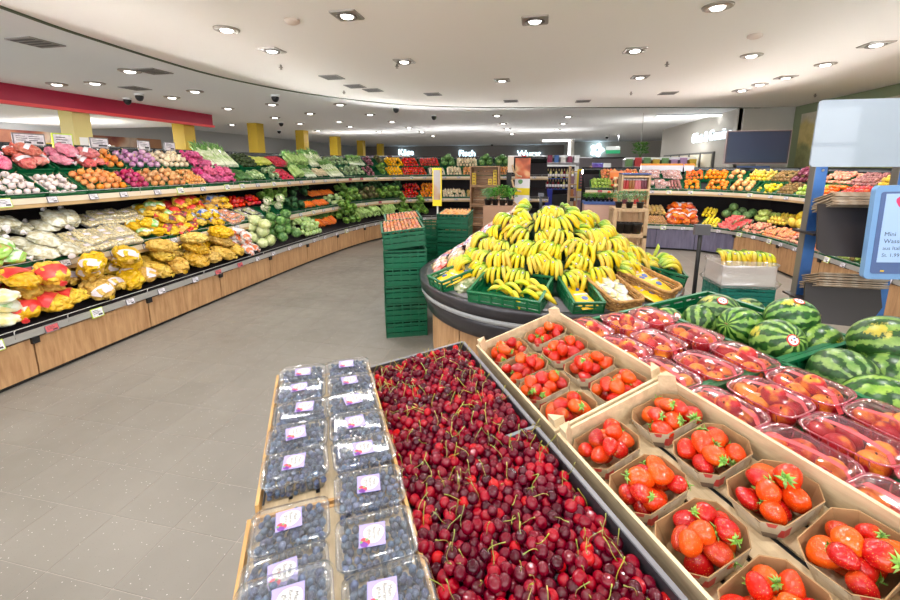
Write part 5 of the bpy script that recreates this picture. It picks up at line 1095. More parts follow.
ob('band', G().lathe([(.955, .44), (1.03, .46), (1.06, .56), (1.07, .60)], 64).mesh('band', rimm), None, isl); ob('light_stripe', G().lathe([(1.069, .598), (1.078, .60), (1.080, .635), (1.069, .637)], 64).mesh('light_stripe', stripe), None, isl)
ob('rim', G().lathe([(1.06, .635), (1.085, .64), (IR, .70), (IR+.005, .722), (IR-.02, .73), (IR-.06, .725), (.4, .72)], 64).mesh('rim', rimm), None, isl); ob('top', G().lathe([(1.03, .715), (1.03, .728)], 64).mesh('top', itop), None, isl)
for i, (r, z0, z1) in enumerate(((.74, .728, .80), (.62, .80, .93), (.48, .93, 1.05), (.34, 1.05, 1.15), (.2, 1.15, 1.22))): ob('tier', G().lathe([(r, z0), (r-.03, z1)], 40).mesh('tier', conem), None, isl)
def ban_mat():
    k = N('banana_peel'); v = k.coord('Object'); y = k.n('ShaderNodeSeparateXYZ', {0: v}).outputs[1]; r = k.rand()
    f = k.math('ADD', k.math('MULTIPLY', k.math('ADD', y, .085), 7.5), k.math('ADD', k.math('MULTIPLY', k.noise(v, 18, 3), .4), k.math('MULTIPLY', r, .35)))
    c = k.ramp(f, [(.0, rgb(222, 186, 36)), (.3, rgb(224, 202, 54)), (.6, rgb(196, 202, 62)), (.95, rgb(130, 170, 56))]); tip = k.ramp(y, [(0, (0, 0, 0, 1)), (.01, (0, 0, 0, 1))])
    k.set('Base Color', k.vary(c, .012, .06, .10)); k.set('Roughness', .42); k.bump(k.noise(v, 70, 2), .08); return k.m
banm = ban_mat(); tipm = mat('banana_tip', rgb(70, 58, 30), .7); crownm = mat('banana_crown', rgb(120, 140, 50), .6, rgb(90, 80, 40), 40)
def banana_mesh(seed):
    random.seed(seed); L = .165+rnd(.012); bend = .05+rnd(.008); P = []; R = []
    for t in np.linspace(0, 1, 10):
        P.append((0, -L*t, bend*math.sin(math.pi*(t**.9))*1.0-.02*t)); R.append(.0065 if t < .06 else (.009 if t < .12 else .0175*(1-.55*abs(2*t-1.1)**3)))
    R[-1] = .006; g = G(); g.tube(P, R, 6); q = P[-1]; g.tube([q, (0, q[1]-.006, q[2]-.004)], [.006, .004], 6, 1); return g.mesh('banana', [banm, tipm])
BAN = [banana_mesh(i) for i in range(4)]
crown_me = G().tube([(-.03, .004, .0), (-.012, .014, .006), (.012, .014, .006), (.03, .004, 0)], [.008, .011, .011, .008], 6).mesh('crown', crownm)
bst = G().prism(blob(.009, 10, 0), 0, .0008, 0).prism(blob(.006, 8, 0), .0008, .0012, 1).mesh('sticker', [mat('blue_sticker', rgb(40, 60, 130), .4), whiteb])
def bunch(M_, lab, grp, n=6, spread=.30, sc=1.0):
    o = em('banana_bunch', M_ @ S(sc), lab, 'bananas', grp); ob('crown', crown_me, None, o)
    for i in range(n):
        u = (i-(n-1)/2)/max(1, (n-1)/2); b = ob('banana', BAN[(i+int(M_.translation.x*50)) % 4], T(u*.034, 0, -.004*abs(u)+(.012 if i % 2 else 0)) @ Rz(u*spread+rnd(.04)) @ Ry(u*.25) @ Rx(rnd(.06)), o)
        if i in (1, 3): ob('sticker', bst, T(0, -.07, .063) @ Rx(.05), b)
def island_frame(th, r, z, slope):
    x = np.array([math.cos(th), math.sin(th), 0]); out = np.array([math.sin(th), -math.cos(th), 0]); y = -out*math.cos(slope)+np.array([0, 0, math.sin(slope)]); p = IC+r*out[:2]
    return axes((p[0], p[1], z), x, y, np.cross(x, y))
def th_px(px, py, z=.78):
    p = atz(px, py, z); d = p[:2]-IC; return math.atan2(d[0], -d[1]), float(np.linalg.norm(d))
random.seed(55); RINGN = ['lowest ring', 'second ring', 'third ring', 'fourth ring', 'fifth ring', 'top cluster']
for ri, (r, z, t0, t1, n) in enumerate(((.73, .91, -60, 94, 14), (.63, .99, -63, 98, 14), (.53, 1.065, -64, 102, 13), (.42, 1.14, -68, 106, 10), (.30, 1.22, -72, 110, 8), (.15, 1.29, -85, 115, 5))):
    for i in range(n):
        th = math.radians(t0+(t1-t0)*(i+.5*(ri % 2)+.25)/n)+rnd(.05)
        if ri == 0 and i == 5: continue
        bunch(island_frame(th, r+rnd(.03), z+rnd(.02), .66+rnd(.2)) @ Rz(random.gauss(0, .45)) @ Ry(rnd(.2)), 'yellow banana bunch, %s from left in the %s of the island pile' % ((ORD+['eleventh', 'twelfth', 'thirteenth', 'fourteenth'])[i], RINGN[ri]), 'banana bunches on the island', random.choice((5, 5, 6, 6)), .46+rnd(.14), random.uniform(.9, 1.02))
# ring of crates and baskets
def ring_crate(px, py, w, d, lab, z=.735, slope=.22, mt=green_pl, h=.11, r=None):
    th, rr = th_px(px, py); F = island_frame(th, r or .86, z, slope); green_crate(F, w, d, h, lab, mt, None, 'display_crate', 2); return F @ T(0, 0, .01)
F = ring_crate(520, 285, .50, .36, 'green crate of loose single bananas at the front of the island', r=.88)
g = 0
for j in range(3):
    for i in range(5):
        if (i, j) in ((0, 2), (1, 2), (4, 2)): continue
        ob('banana', BAN[(i+j) % 4], F @ T(-.15+.075*i+rnd(.01), .0+.085*j-.05+rnd(.01), .045+.018*((i+j) % 2)) @ Rz(1.2+rnd(.5)) @ Ry(rnd(.3)), None, 'single ripe banana loose in the front green crate', 'banana', 'loose bananas in the front crate')
F2 = ring_crate(474, 276, .22, .36, 'narrow green crate of yellow banana packs, left of loose bananas', r=.89)
F3 = ring_crate(572, 291, .20, .36, 'narrow green crate with yellow packs between bananas and wicker basket', r=.89)
F5 = ring_crate(660, 274, .30, .36, 'green crate of greenish bananas at the right of the island', r=.90, z=.74)
yell = mat('yellow_pack_film', rgb(250, 206, 10), .3, rgb(246, 190, 20), 8, coat=.4); ypr = mat('pack_print', rgb(60, 90, 170), .4)
def pillow(w, d, h, seed):
    rg = random.Random(seed); nx, ny = 8, 6; V = []; F = []
    for sgn in (1, -1):
        for j in range(ny+1):
            for i in range(nx+1):
                u, v = 2*i/nx-1, 2*j/ny-1; V.append((u*w/2, v*d/2, sgn*h/2*max(0, (1-u**4)*(1-v**4))**.6+rg.uniform(-.002, .002)))
    for k, sg in enumerate((0, 1)):
        b = k*(nx+1)*(ny+1)
        for j in range(ny):
            for i in range(nx):
                q = (b+j*(nx+1)+i, b+j*(nx+1)+i+1, b+(j+1)*(nx+1)+i+1, b+(j+1)*(nx+1)+i); F.append(q if k == 0 else q[::-1])
    return V, F
def pack_mesh(name, m, w, d, h, seed): return G().add(*pillow(w, d, h, seed), 0).mesh(name, m)
yp = pack_mesh('banana_pack', yell, .13, .19, .05, 1); ypl = G().prism(blob(.022, 10), .025, .0275, 0).box(-.05, .045, .018, .05, .06, .0245, 1).mesh('print', [ypr, whiteb], False)
def ypack(M_, lab, grp): o = ob('banana_pack', yp, M_, None, lab, 'banana pack', grp); ob('print', ypl, None, o)
for i, (x, y, z) in enumerate(((-.05, -.06, .05), (.05, -.05, .055), (-.04, .07, .06), (.05, .08, .06))): ypack(F2 @ T(x, y, z) @ Rz(rnd(.3)) @ tilt(.15), 'yellow banana pack in the narrow left green crate', 'yellow packs left')
for i, (x, y, z) in enumerate(((0, -.09, .06), (.0, .07, .03))): ypack(F3 @ T(x, y, z) @ Rz(rnd(.2)+.1) @ tilt(.1), 'yellow banana pack in the narrow crate beside wicker basket', 'yellow packs middle')
for i in range(4): bunch(F5 @ T(-.07+.13*(i % 2), .10-.14*(i//2)+.05, .07+.02*i) @ Rz(.5+rnd(.2)), 'greenish banana bunch in the right crate of the island', 'greenish banana bunches', 5, .22)
th, _ = th_px(645, 292)
for i in range(3): ypack(island_frame(th+.04*i, .99-.05*i, .765+.02*i, .25) @ Rz(.3*i), 'yellow banana pack on the rim right of the wicker baskets', 'yellow packs right')
# wicker baskets
wick = mat('wicker', rgb(196, 148, 84), .65, rgb(160, 112, 58), 40, bump=.5, bscale=90)
def basket(M_, w, d, h, lab):
    o = em('wicker_basket', M_, lab, 'basket'); ob('bottom', G().prism(rrect(w-.03, d-.03, .04, 3), 0, .008).mesh('bottom', wick, False), None, o)
    for k in range(7):
        z = .008+k*h/7; ww, dd = w-.03+.03*k/6, d-.03+.03*k/6; P = rrect(ww, dd, .05, 6); P = [(x+(.004 if (i+k) % 2 else -.004)*(1 if x > 0 else -1), y+(.004 if (i+k) % 2 else -.004)*(1 if y > 0 else -1), z) for i, (x, y) in enumerate(P)]
        Q = []
        for i in range(len(P)):
            a, b = np.array(P[i]), np.array(P[(i+1) % len(P)]); nseg = max(1, int(np.linalg.norm(b-a)/.025))
            for j in range(nseg): q = a+(b-a)*j/nseg; wv = .0035*(1 if (len(Q)+k) % 2 else -1); Q.append((q[0]+wv*np.sign(q[0]), q[1]+wv*np.sign(q[1]), q[2]))
        ob('weave_row', G().tube(Q+Q[:1], .0075, 5).mesh('weave_row', wick), None, o)
    P = [(x, y, h+.004) for x, y in rrect(w+.006, d+.006, .05, 6)]; ob('rim', G().tube(P+P[:1], .011, 6).mesh('rim', wick), None, o); return M_
th, _ = th_px(592, 287); B1 = basket(island_frame(th, .90, .745, .26), .23, .34, .10, 'left wicker basket holding small film bags on the island')
th, _ = th_px(630, 284); B2 = basket(island_frame(th, .88, .75, .26), .26, .38, .11, 'right wicker basket holding yellow banana packs on the island')
cbag = K['clear_bag']; minipack = bag('mini_fruit_bag', mat('minibag_film', rgb(226, 214, 150), .25, rgb(196, 196, 206), 22, coat=.6), .14, .09, .06, 21, 24, .18, .32, blueb, None, nm='film_bag', band_pos=(.5, .85)); K['minipack'] = minipack
for i in range(9): put('minipack', B1 @ T(-.05+.05*(i % 3), -.09+.085*(i//3), .05+.02*(i % 2)+.012*(i//3)) @ Rz(rnd(.8)), 'small film bag of fruit in the left wicker basket', 'fruit bag', 'film bags in the wicker basket')
for i, (x, y, z) in enumerate(((-.05, -.07, .05), (.055, -.06, .06), (-.03, .03, .075), (.05, .05, .07))): ypack(B2 @ T(x, y, z) @ Rz(rnd(.3)) @ tilt(.15), 'yellow banana pack in the right wicker basket', 'yellow packs in basket')
# bags of herbs on the left rim, packs behind
K['herb_bag'] = bag('herb_bag', mat('herb_film', rgb(190, 186, 150), .15, rgb(110, 128, 80), 26, coat=1.0, bump=.9, bscale=50), .24, .17, .07, 22, 40, .2, .22, None, whiteb, nm='film_bag')
for i in range(7):
    th, _ = th_px(436+7*i, 262+3*i); put('herb_bag', island_frame(th, .90-.09*(i % 3), .77+.05*(i % 3), .3) @ Rz(rnd(.6)), 'crinkled clear film bag of greens on the left rim of the island', 'salad bag', 'film bags on the island rim')
pk = [('red_pack', mat('red_pack_film', rgb(206, 50, 44), .25, rgb(236, 150, 140), 18, coat=.6), 'red and white film pack'), ('tan_pack', mat('tan_pack_film', rgb(190, 140, 100), .25, rgb(226, 196, 170), 22, coat=.6), 'tan brown film pack'), ('white_pack', mat('white_pack_film', rgb(226, 220, 226), .25, rgb(150, 120, 170), 22, coat=.6), 'white and violet film pack')]
PKM = [(pack_mesh('film_pack', m, .10, .15, .045, i), G().box(-.03, -.02, .021, .03, .02, .0235).mesh('pack_label', whiteb, False), l) for i, (n_, m, l) in enumerate(pk)]
for ri, (r, z) in enumerate(((.92, .78), (.78, .87), (.64, .98), (.50, 1.08), (.37, 1.17), (.24, 1.26))):
    n = int(1.25*r/.10)
    for i in range(n):
        th = math.radians(-66-70*(i+.5)/n); me, pl, l = PKM[0 if (i+ri) % 4 == 0 else (1 if (ri+i) % 3 else 2)]
        o = ob('film_pack', me, island_frame(th, r, z+.02, .62+rnd(.1)) @ Rz(rnd(.4)), None, l+' on the left flank of the island', 'film pack', 'film packs on the island'); ob('pack_label', pl, None, o)
for i in range(12):
    th = math.radians(104+40*(i % 6)/6); r = .86-.16*(i//6); put('rednet' if i % 2 else 'pinkbag', island_frame(th, r, .82+.1*(i//6), .5) @ Rz(rnd(.4)) @ S(.7), 'small red fruit net on the right flank of the island', 'fruit bag', 'red nets behind the bananas')
for i in range(6):
    th = math.radians(128+60*i/6); o = ob('film_pack', PKM[i % 3][0], island_frame(th, .3, 1.24, .5) @ Rz(rnd(.4)), None, 'film pack behind the top of the banana pile', 'film pack', 'film packs behind the bananas'); ob('pack_label', PKM[0][1], None, o)
# small lime sign on the right rim
th, _ = th_px(667, 258, .9); sgn = em('price_sign', island_frame(th+.25, .98, .9, 0) @ Rz(-.4) @ Rx(.3), 'lime framed price sign standing at the right rim of island', 'price sign')
ob('card', TAGS[1], S(1.6), sgn); ob('stake', G().box(-.006, -.003, -.18, .006, .003, -.06).mesh('stake', steel, False), None, sgn)
p = aty(541, 196, 3.75); post = em('sign_post', T(p[0], p[1], 1.22), 'slim dark clamp post rising behind the banana pile', 'post'); ob('pole', G().tube([(0, 0, 0), (0, 0, .16)], .014, 8).mesh('pole', rimm), None, post); ob('clamp', G().cbox((0, 0, .17), (.05, .04, .03)).mesh('clamp', rimm, False), None, post)
# ================================================================== BANANA BOX ON CRATES, BARRIER POST
bx, by = 2.33, 5.2
for k in range(2): green_crate(T(bx, by, k*.155) @ Rz(.08), .58, .4, .15, 'teal green crate under the banana box, %s from floor' % ORD[k], mat('teal_crate_plastic', rgb(10, 112, 98), .4), None, slots=3)
bb = em('banana_box', T(bx, by, .315) @ Rz(.08), 'white banana carton wrapped in clear film on green crates', 'carton'); ctn = mat('white_carton', rgb(226, 214, 206), .6)
ob('carton', G().box(-.28, -.19, 0, .28, -.182, .23).box(-.28, .182, 0, .28, .19, .23).box(-.28, -.19, 0, -.272, .19, .23).box(.272, -.19, 0, .28, .19, .23).box(-.28, -.19, 0, .28, .19, .008).mesh('carton', ctn, False), None, bb)
g = G(); rg = random.Random(4)
rings = [[(x*(1+rg.uniform(-.03, .03)), y*(1+rg.uniform(-.04, .04)), z+rg.uniform(-.012, .012)) for x, y in rrect(w, d, .05, 5)] for w, d, z in ((.6, .43, -.02), (.66, .48, .03), (.6, .42, .08), (.58, .4, .2), (.62, .44, .25), (.5, .32, .27))]
g.loft(rings, False, False); ob('film_wrap', g.mesh('film_wrap', plastic('wrap_film', (.97, .97, .98, 1), .16, .3, .12)), None, bb)
for i in range(4): bunch(T(bx-.2+.13*i, by+.08-.05*(i % 2), .655) @ Rz(.08+rnd(.3)+.25*(1.5-i)) @ Rx(.75), 'pale yellow banana bunch standing in the white carton', 'bananas in the carton', 5, .3, 1.35)
bp = em('barrier_post', T(1.86, 5.15, 0), 'thin black barrier post with a bracket beside the banana carton', 'post'); ob('pole', G().tube([(0, 0, 0), (.0, 0, .92)], .022, 10).mesh('pole', blackp), None, bp); ob('foot', G().lathe([(.12, 0), (.12, .012), (.03, .02)], 20).mesh('foot', blackp), None, bp); ob('head', G().box(-.07, -.03, .86, .09, .03, .98).mesh('head', mat('bracket_grey', rgb(92, 90, 94), .45), False), None, bp)
# ================================================================== SELF-SERVICE SCALE WITH BAG TRAYS
blue = mat('blue_steel', rgb(44, 84, 150), .35, rgb(70, 120, 186), 3, metal=.3); gst = mat('grey_steel', rgb(128, 124, 120), .35, metal=.5)
sc = em('bag_station', T(1.52, 2.75, 0), 'blue steel bag dispenser station with white glass header behind the watermelons', 'bag station')
for x in (.03, .43):
    ob('post', G().box(x, 0, 0, x+.058, .012, 1.72 if x == 0 else 1.66).mesh('post', blue, False), None, sc); ob('post_side', G().box(x-.004, 0, 0, x, .05, 1.72 if x == 0 else 1.66).mesh('post_side', gst, False), None, sc); ob('bolt', G().lathe([(.008, 0), (.006, .003)], 8, 0, T(x+.035, -.002, 1.62) @ Rx(math.pi/2)).mesh('bolt', steel), None, sc)
ob('base_plate', G().box(-.05, -.1, 0, .55, .3, .02).mesh('base_plate', gst, False), None, sc)
k = N('header_glass'); k.set('Base Color', rgb(168, 178, 190)); k.set('Roughness', .04); k.set('Specular IOR Level', .35); k.set('Alpha', .88); hg = k.m
g = G(); pr = rrect(.62, .36, .02, 4); g.loft([[(.29+x, -.03, 1.82+z) for x, z in pr], [(.29+x, -.018, 1.82+z) for x, z in pr]]); ob('header_panel', g.mesh('header_panel', hg, False), Rx(0), sc)
dk = mat('dark_plate', rgb(52, 46, 46), .35, metal=.2); paper = mat('paper_bag', rgb(150, 126, 102), .7, rgb(172, 154, 134), 20)
for i, (zt, zb) in enumerate(((1.44, 1.16), (.99, .77))):
    poly = [(.0, zt), (.36, zt), (.36, zb+.11), (.28, zb), (.02, zb+.01), (-.02, zb+.04)]
    g = G(); g.loft([[(x, -.12-(zt-z)*.35, z) for x, z in poly], [(x, -.108-(zt-z)*.35, z) for x, z in poly]]); ob('bag_tray', g.mesh('bag_tray', dk, False), None, sc)
    ob('tray_floor', G().box(.0, -.12, zb+.1, .38, .08, zb+.112).mesh('tray_floor', dk, False), None, sc)
    st = em('paper_bag_stack', T(1.55, 2.67, zt-.05), '%s stack of brown paper bags in the dark tray of the station' % ('upper' if i == 0 else 'lower'), 'paper bags')
    for q in range(7):
        ob('paper_bag', G().box(-.16, -.09, -.002, .16, .09, .003).box(-.16, -.09, .003, .16, -.07, .006).mesh('paper_bag', paper, False), T(.17+rnd(.008), -.02+.006*q, .025+.010*q) @ Rx(-.35+rnd(.04)) @ Rz(rnd(.04)), st)
# price screen
pa, pb = aty(873, 186, 2.45), aty(863, 279, 2.45); hS = pa[2]-pb[2]
Mx = axes((pb[0], pb[1], pb[2]), (1, 0, 0), ((pa-pb)/np.linalg.norm(pa-pb)), np.cross((1, 0, 0), (pa-pb)/np.linalg.norm(pa-pb)))
ps = em('price_screen', Mx, 'blue framed price display at the right edge of frame', 'screen'); hS = float(np.linalg.norm(pa-pb)); frm_m = mat('screen_frame', rgb(120, 160, 206), .3)
pr = rrect(.36, hS, .025, 4, .18, hS/2); g = G(); g.prism(pr, -.03, 0); ob('housing', g.mesh('housing', frm_m, False), None, ps)
g = G(); g.prism(rrect(.31, hS-.06, .012, 3, .18, hS/2), 0, .003); ob('bezel', g.mesh('bezel', mat('bezel_navy', rgb(84, 104, 150), .3), False), None, ps)
g = G(); g.box(.045, .09, .003, .32, hS-.04, .005); scr = ob('display', g.mesh('display', mat('display_glow', rgb(160, 186, 226), .3, emit=.12), False), None, ps)
g = G(); V, Fc = text_geo('Mini\nWassermelone', .032); mn = min(v[0] for v in V); V = [(v[0]-mn if True else 0, v[1], 0) for v in V]; 
for li, (tx, sz) in enumerate((('Mini', .030), ('Wassermelone', .030), ('aus Italien', .026), ('St. 1.99', .026))):
    V, Fc = text_geo(tx, sz); mn = min(v[0] for v in V); g.add([(v[0]-mn+.062, v[1]+.235-.036*li, .0056) for v in V], Fc)
ob('screen_text', g.mesh('screen_text', mat('screen_ink', rgb(50, 56, 80), .5), False), None, ps)
ob('logo', G().prism([(.12+x, hS-.08+y) for x, y in blob(.03, 14, .12)], .005, .0058).mesh('logo', mat('logo_pink', rgb(226, 60, 110), .4), False), None, ps); ob('picture', G().prism([(.19+x, .33+y) for x, y in blob(.05, 16, .03)], .005, .0057).mesh('picture', mat('grey_picture', rgb(150, 156, 160), .5), False), None, ps); ob('led', G().cbox((.075, .045, .004), (.016, .008, .003)).mesh('led', mat('led_amber', rgb(230, 190, 60), .4), False), None, ps)
ob('arm', G().tube([(.3, .1, -.03), (.3, .0, -.08), (.3, -.5, -.1)], .02, 8).mesh('arm', gst), None, ps)
# ================================================================== TELEVISION ABOVE THE RIGHT SHELF
tv = em('television', T(4.47, 9.95, 1.33) @ Rz(-.06), 'large dark flat television on a stand above the right shelf', 'television')
k = N('tv_glass'); k.set('Base Color', rgb(52, 62, 84)); k.set('Roughness', .12); k.set('Specular IOR Level', .6)
ob('bezel', G().box(-.585, -.03, .34, .585, .03, 1.03).mesh('bezel', mat('tv_bezel', rgb(168, 148, 146), .4), False), None, tv); ob('inner_frame', G().box(-.57, -.034, .355, .57, -.03, 1.015).mesh('inner_frame', mat('tv_inner', rgb(48, 34, 42), .4), False), None, tv); ob('screen', G().box(-.545, -.037, .38, .545, -.034, .995).mesh('screen', k.m, False), None, tv); ob('stand_pole', G().box(-.04, .03, -.1, .04, .08, .9).mesh('stand_pole', gst, False), None, tv); ob('sound_panel', G().box(-.32, -.02, .15, .28, .03, .3).mesh('sound_panel', mat('panel_blue', rgb(70, 90, 130), .4), False), None, tv)
# ================================================================== MIDDLE OF THE HALL
def fx(x0, x1, yt, yb, Y):
    a, b = aty(x0, (yt+yb)/2, Y), aty(x1, (yt+yb)/2, Y); t, q = aty((x0+x1)/2, yt, Y), aty((x0+x1)/2, yb, Y); return a[0], b[0], q[2], t[2]
rough_wood = wood('crate_brown', rgb(140, 104, 76), rgb(176, 138, 104), (2, 14, 14), 3, .08); light_wood = wood('shelf_birch', rgb(186, 150, 112), rgb(212, 180, 142), (12, 12, 2), 3, .05)
yb_ = mat('yellow_carton', rgb(222, 190, 50), .5, rgb(206, 170, 40), 20)
def open_crate(M_, w, d, h, lab, planks=4, inner=None):
    """wooden box lying on its side, open to the viewer; origin bottom front centre"""
    o = em('wooden_box', M_, lab, 'wooden box', 'stacked wooden display boxes'); t = .018
    ob('bottom', G().box(-w/2, 0, 0, w/2, d, t).mesh('bottom', rough_wood, False), None, o); ob('top', G().box(-w/2, 0, h-t, w/2, d, h).mesh('top', rough_wood, False), None, o)
    ob('side', G().box(-w/2, 0, t, -w/2+t, d, h-t).mesh('side', rough_wood, False), None, o); ob('side', G().box(w/2-t, 0, t, w/2, d, h-t).mesh('side', rough_wood, False), None, o)
    ph = (h-2*t)/planks
    for i in range(planks): ob('back_plank', G().box(-w/2+t, d-.012, t+i*ph+.004, w/2-t, d, t+(i+1)*ph-.004).mesh('back_plank', rough_wood, False), None, o)
x0, x1, z0, z1 = fx(470, 499, 165, 187, 8.0); cx = (x0+x1)/2; w = x1-x0
open_crate(T(cx, 8.0, 1.25), w, .32, .38, 'topmost wooden box holding stacks of small yellow cartons')
open_crate(T(cx, 8.0, .87), w, .32, .37, 'middle wooden box with slatted back in the display stack', 5); open_crate(T(cx, 8.0, .49), w, .32, .37, 'third wooden box from the top in display stack'); open_crate(T(cx, 8.0, .11), w, .32, .37, 'lowest wooden box of the display stack')
ob('pallet', G().box(cx-w/2, 8, 0, cx+w/2, 8.34, .1).mesh('pallet', rough_wood, False), None, None, 'low wooden pallet under the wooden display boxes', 'pallet')
ybm = G().box(-.036, -.03, 0, .036, .03, .055).mesh('small_carton', yb_, False); ybl = G().box(-.025, -.032, .012, .025, -.03, .042).mesh('label_patch', mat('olive_label', rgb(150, 120, 40), .5), False)
for i, (px, n) in enumerate(((474, 4), (490, 2), (495, 5))):
    X = aty(px, 180, 8.1)[0]
    for q in range(n): o = ob('small_carton', ybm, T(X, 8.12, 1.27+q*.057), None, 'small yellow carton stacked in the topmost wooden box', 'carton', 'yellow cartons in the box'); ob('label_patch', ybl, None, o)
# yellow framed poster on a pole
x0, x1, z0, z1 = fx(432.5, 441.5, 168, 206, 6.3); o = em('poster_stand', T((x0+x1)/2, 6.3, 0), 'tall narrow yellow framed poster standing behind the crate stacks', 'poster'); w = x1-x0
ob('frame', G().box(-w/2, 0, z0, w/2, .02, z1).mesh('frame', mat('sign_yellow', rgb(240, 214, 20), .45), False), None, o); ob('print', G().box(-w/2+.018, -.004, z0+.1, w/2-.018, 0, z1-.03).mesh('print', poster_mat('tall_poster', [rgb(150, 142, 152), rgb(176, 168, 168), rgb(176, 130, 80), rgb(170, 166, 176)], 9), False), None, o); ob('pole', G().tube([(0, .03, 0), (0, .03, z0+.1)], .015, 8).mesh('pole', steel), None, o); ob('foot', G().lathe([(.14, 0), (.14, .012), (.02, .02)], 16).mesh('foot', steel), None, o)
# herb pots on a cardboard box
x0, x1, z0, z1 = fx(483, 513, 206, 224, 6.6); ob('cardboard_box', G().box(x0, 6.6, 0, x1, 7.1, z1).mesh('cardboard_box', mat('brown_board', rgb(178, 138, 112), .7), False), None, None, 'plain brown cardboard box under the herb pots', 'box')
potm = G().lathe([(.045, 0), (.06, .10), (.064, .10), (.064, .085)], 12).mesh('pot', blackp); soilm = G().lathe([(.058, .09), (.0, .095)], 10).mesh('soil', mat('soil', rgb(60, 44, 32), .9))
def foliage(n, r, h, lw_, c, c2, seed, nm='foliage'):
    random.seed(seed); g = G()
    for i in range(n):
        a = rnd(math.pi); rr = r*math.sqrt(random.random()); z = h*(.25+.75*random.random()); c0 = Vector((rr*math.cos(a), rr*math.sin(a), z)); d = Vector((math.cos(a+rnd(1)), math.sin(a+rnd(1)), .5+rnd(.6))).normalized(); sd = d.cross(Vector((0, 0, 1))).normalized(); L = lw_*(.7+random.random()*.6); up = sd.cross(d)*L*.15
        g.add([tuple(c0), tuple(c0+d*L*.5+sd*L*.3+up), tuple(c0+d*L), tuple(c0+d*L*.5-sd*L*.3+up)], [(0, 1, 2), (0, 2, 3)])
    for i in range(6): a = i*1.05; g.tube([(0, 0, 0), (r*.4*math.cos(a), r*.4*math.sin(a), h*.5), (r*.7*math.cos(a), r*.7*math.sin(a), h*.85)], .003, 4)
    return g.mesh(nm, mat('leaf_%d' % seed, c, .5, c2, 18, var=(.02, .1, .15)), False)
FOL = [foliage(150, .11, .2, .05, rgb(64, 140, 44), rgb(120, 190, 70), 61), foliage(170, .12, .17, .035, rgb(80, 130, 80), rgb(140, 176, 120), 62), foliage(120, .1, .24, .06, rgb(60, 120, 50), rgb(110, 170, 60), 63)]
def pot(x, y, z, f, lab, sc=1.0): o = em('potted_herb', T(x, y, z) @ S(sc), lab, 'potted plant', 'potted herbs'); ob('pot', potm, None, o); ob('soil', soilm, None, o); ob('foliage', FOL[f], T(0, 0, .09), o)
for i, lab in enumerate(('leftmost grey-green potted herb on the cardboard box', 'tall bright green potted herb on the cardboard box', 'potted herb in the middle of the cardboard box', 'rightmost broad-leaved potted herb on the cardboard box', 'potted herb at the back of the cardboard box')):
    pot(x0+.06+(x1-x0-.12)*(i % 4)/3, 6.72+.16*(i == 4)+.03*(i % 2), z1, (1, 0, 2, 0, 1)[i], lab, .95)
# advertising stand with photo print
x0, x1, z0, z1 = fx(515, 530, 158, 196, 9.0); o = em('advert_stand', T((x0+x1)/2, 9.0, 0), 'white and yellow advertising stand with a food photo on top', 'advert stand'); w = x1-x0
ob('panel', G().box(-w/2, 0, .1, w/2, .03, 1.36).mesh('panel', mat('advert_white', rgb(232, 230, 236), .5), False), None, o); ob('header_photo', G().box(-w/2, -.004, 1.36, w/2, .03, z1).mesh('header_photo', poster_mat('food_photo', [rgb(240, 196, 20), rgb(120, 50, 36), rgb(214, 110, 70), rgb(236, 190, 140), rgb(90, 40, 36)], 7), False), None, o); ob('yellow_band', G().box(-w/2, -.005, z0+.02, w/2, 0, z0+.17).mesh('yellow_band', MATS['sign_yellow'], False), None, o); ob('green_badge', G().prism([(-.02+x, y) for x, y in blob(.05, 12)], 0, .004, 0, T(-.02, -.004, 1.3) @ R90).mesh('green_badge', lgreen, False), None, o); ob('base', G().box(-w/2-.05, -.1, 0, w/2+.05, .15, .1).mesh('base', blackp, False), None, o)
x0, x1, z0, z1 = fx(506, 512, 157, 200, 8.6); o = em('bag_rack', T((x0+x1)/2, 8.6, 0), 'black upright rack with curved wooden arms left of the advertising stand', 'rack'); ob('upright', G().box(-.05, 0, 0, .05, .05, 1.55).mesh('upright', blackp, False), None, o); ob('head_card', G().box(-.03, -.01, 1.5, .09, 0, 1.82).mesh('head_card', mat('card_beige', rgb(222, 206, 190), .6), False), None, o)
for i in range(3): zz = .8+.3*i; ob('arm', G().tube([(.06, -.02, zz+.25), (.1, -.06, zz+.12), (.18, -.09, zz+.04), (.26, -.1, zz+.02)], .02, 7).mesh('arm', light_wood), None, o)
# wine shelf with blue base
x0, x1, z0, z1 = fx(529, 575, 170, 200, 14.0); o = em('wine_shelf', T((x0+x1)/2, 14.0, 0), 'wine shelf with rows of bottles above a deep blue base', 'shelf'); w = x1-x0
ob('base', G().box(-w/2, 0, 0, w*.02, .5, .86).mesh('base', mat('royal_blue', rgb(36, 46, 150), .45), False), None, o); ob('base_dark', G().box(w*.02, .02, 0, w/2, .5, .7).mesh('base_dark', blackp, False), None, o); ob('back', G().box(-w/2, .48, .7, w/2, .5, 1.62).mesh('back', mat('wine_back', rgb(70, 60, 70), .7), False), None, o)
for zz in (.88, 1.22): ob('board', G().box(-w/2, .1, zz-.03, w/2, .48, zz).mesh('board', mat('blue_board', rgb(60, 84, 150), .5), False), None, o)
ob('canopy', G().box(-w/2, .05, 1.6, w/2, .5, 1.66).mesh('canopy', white, False), None, o)
bot = G().lathe([(.036, 0), (.038, .01), (.038, .19), (.014, .235), (.013, .29), (.015, .295), (.015, .305)], 10); BM = [bot.mesh('bottle', mat('bottle_dark', rgb(30, 40, 26), .15)), bot.mesh('bottle', mat('bottle_pale', rgb(206, 196, 130), .15)), bot.mesh('bottle', mat('bottle_red', rgb(120, 30, 40), .15))]
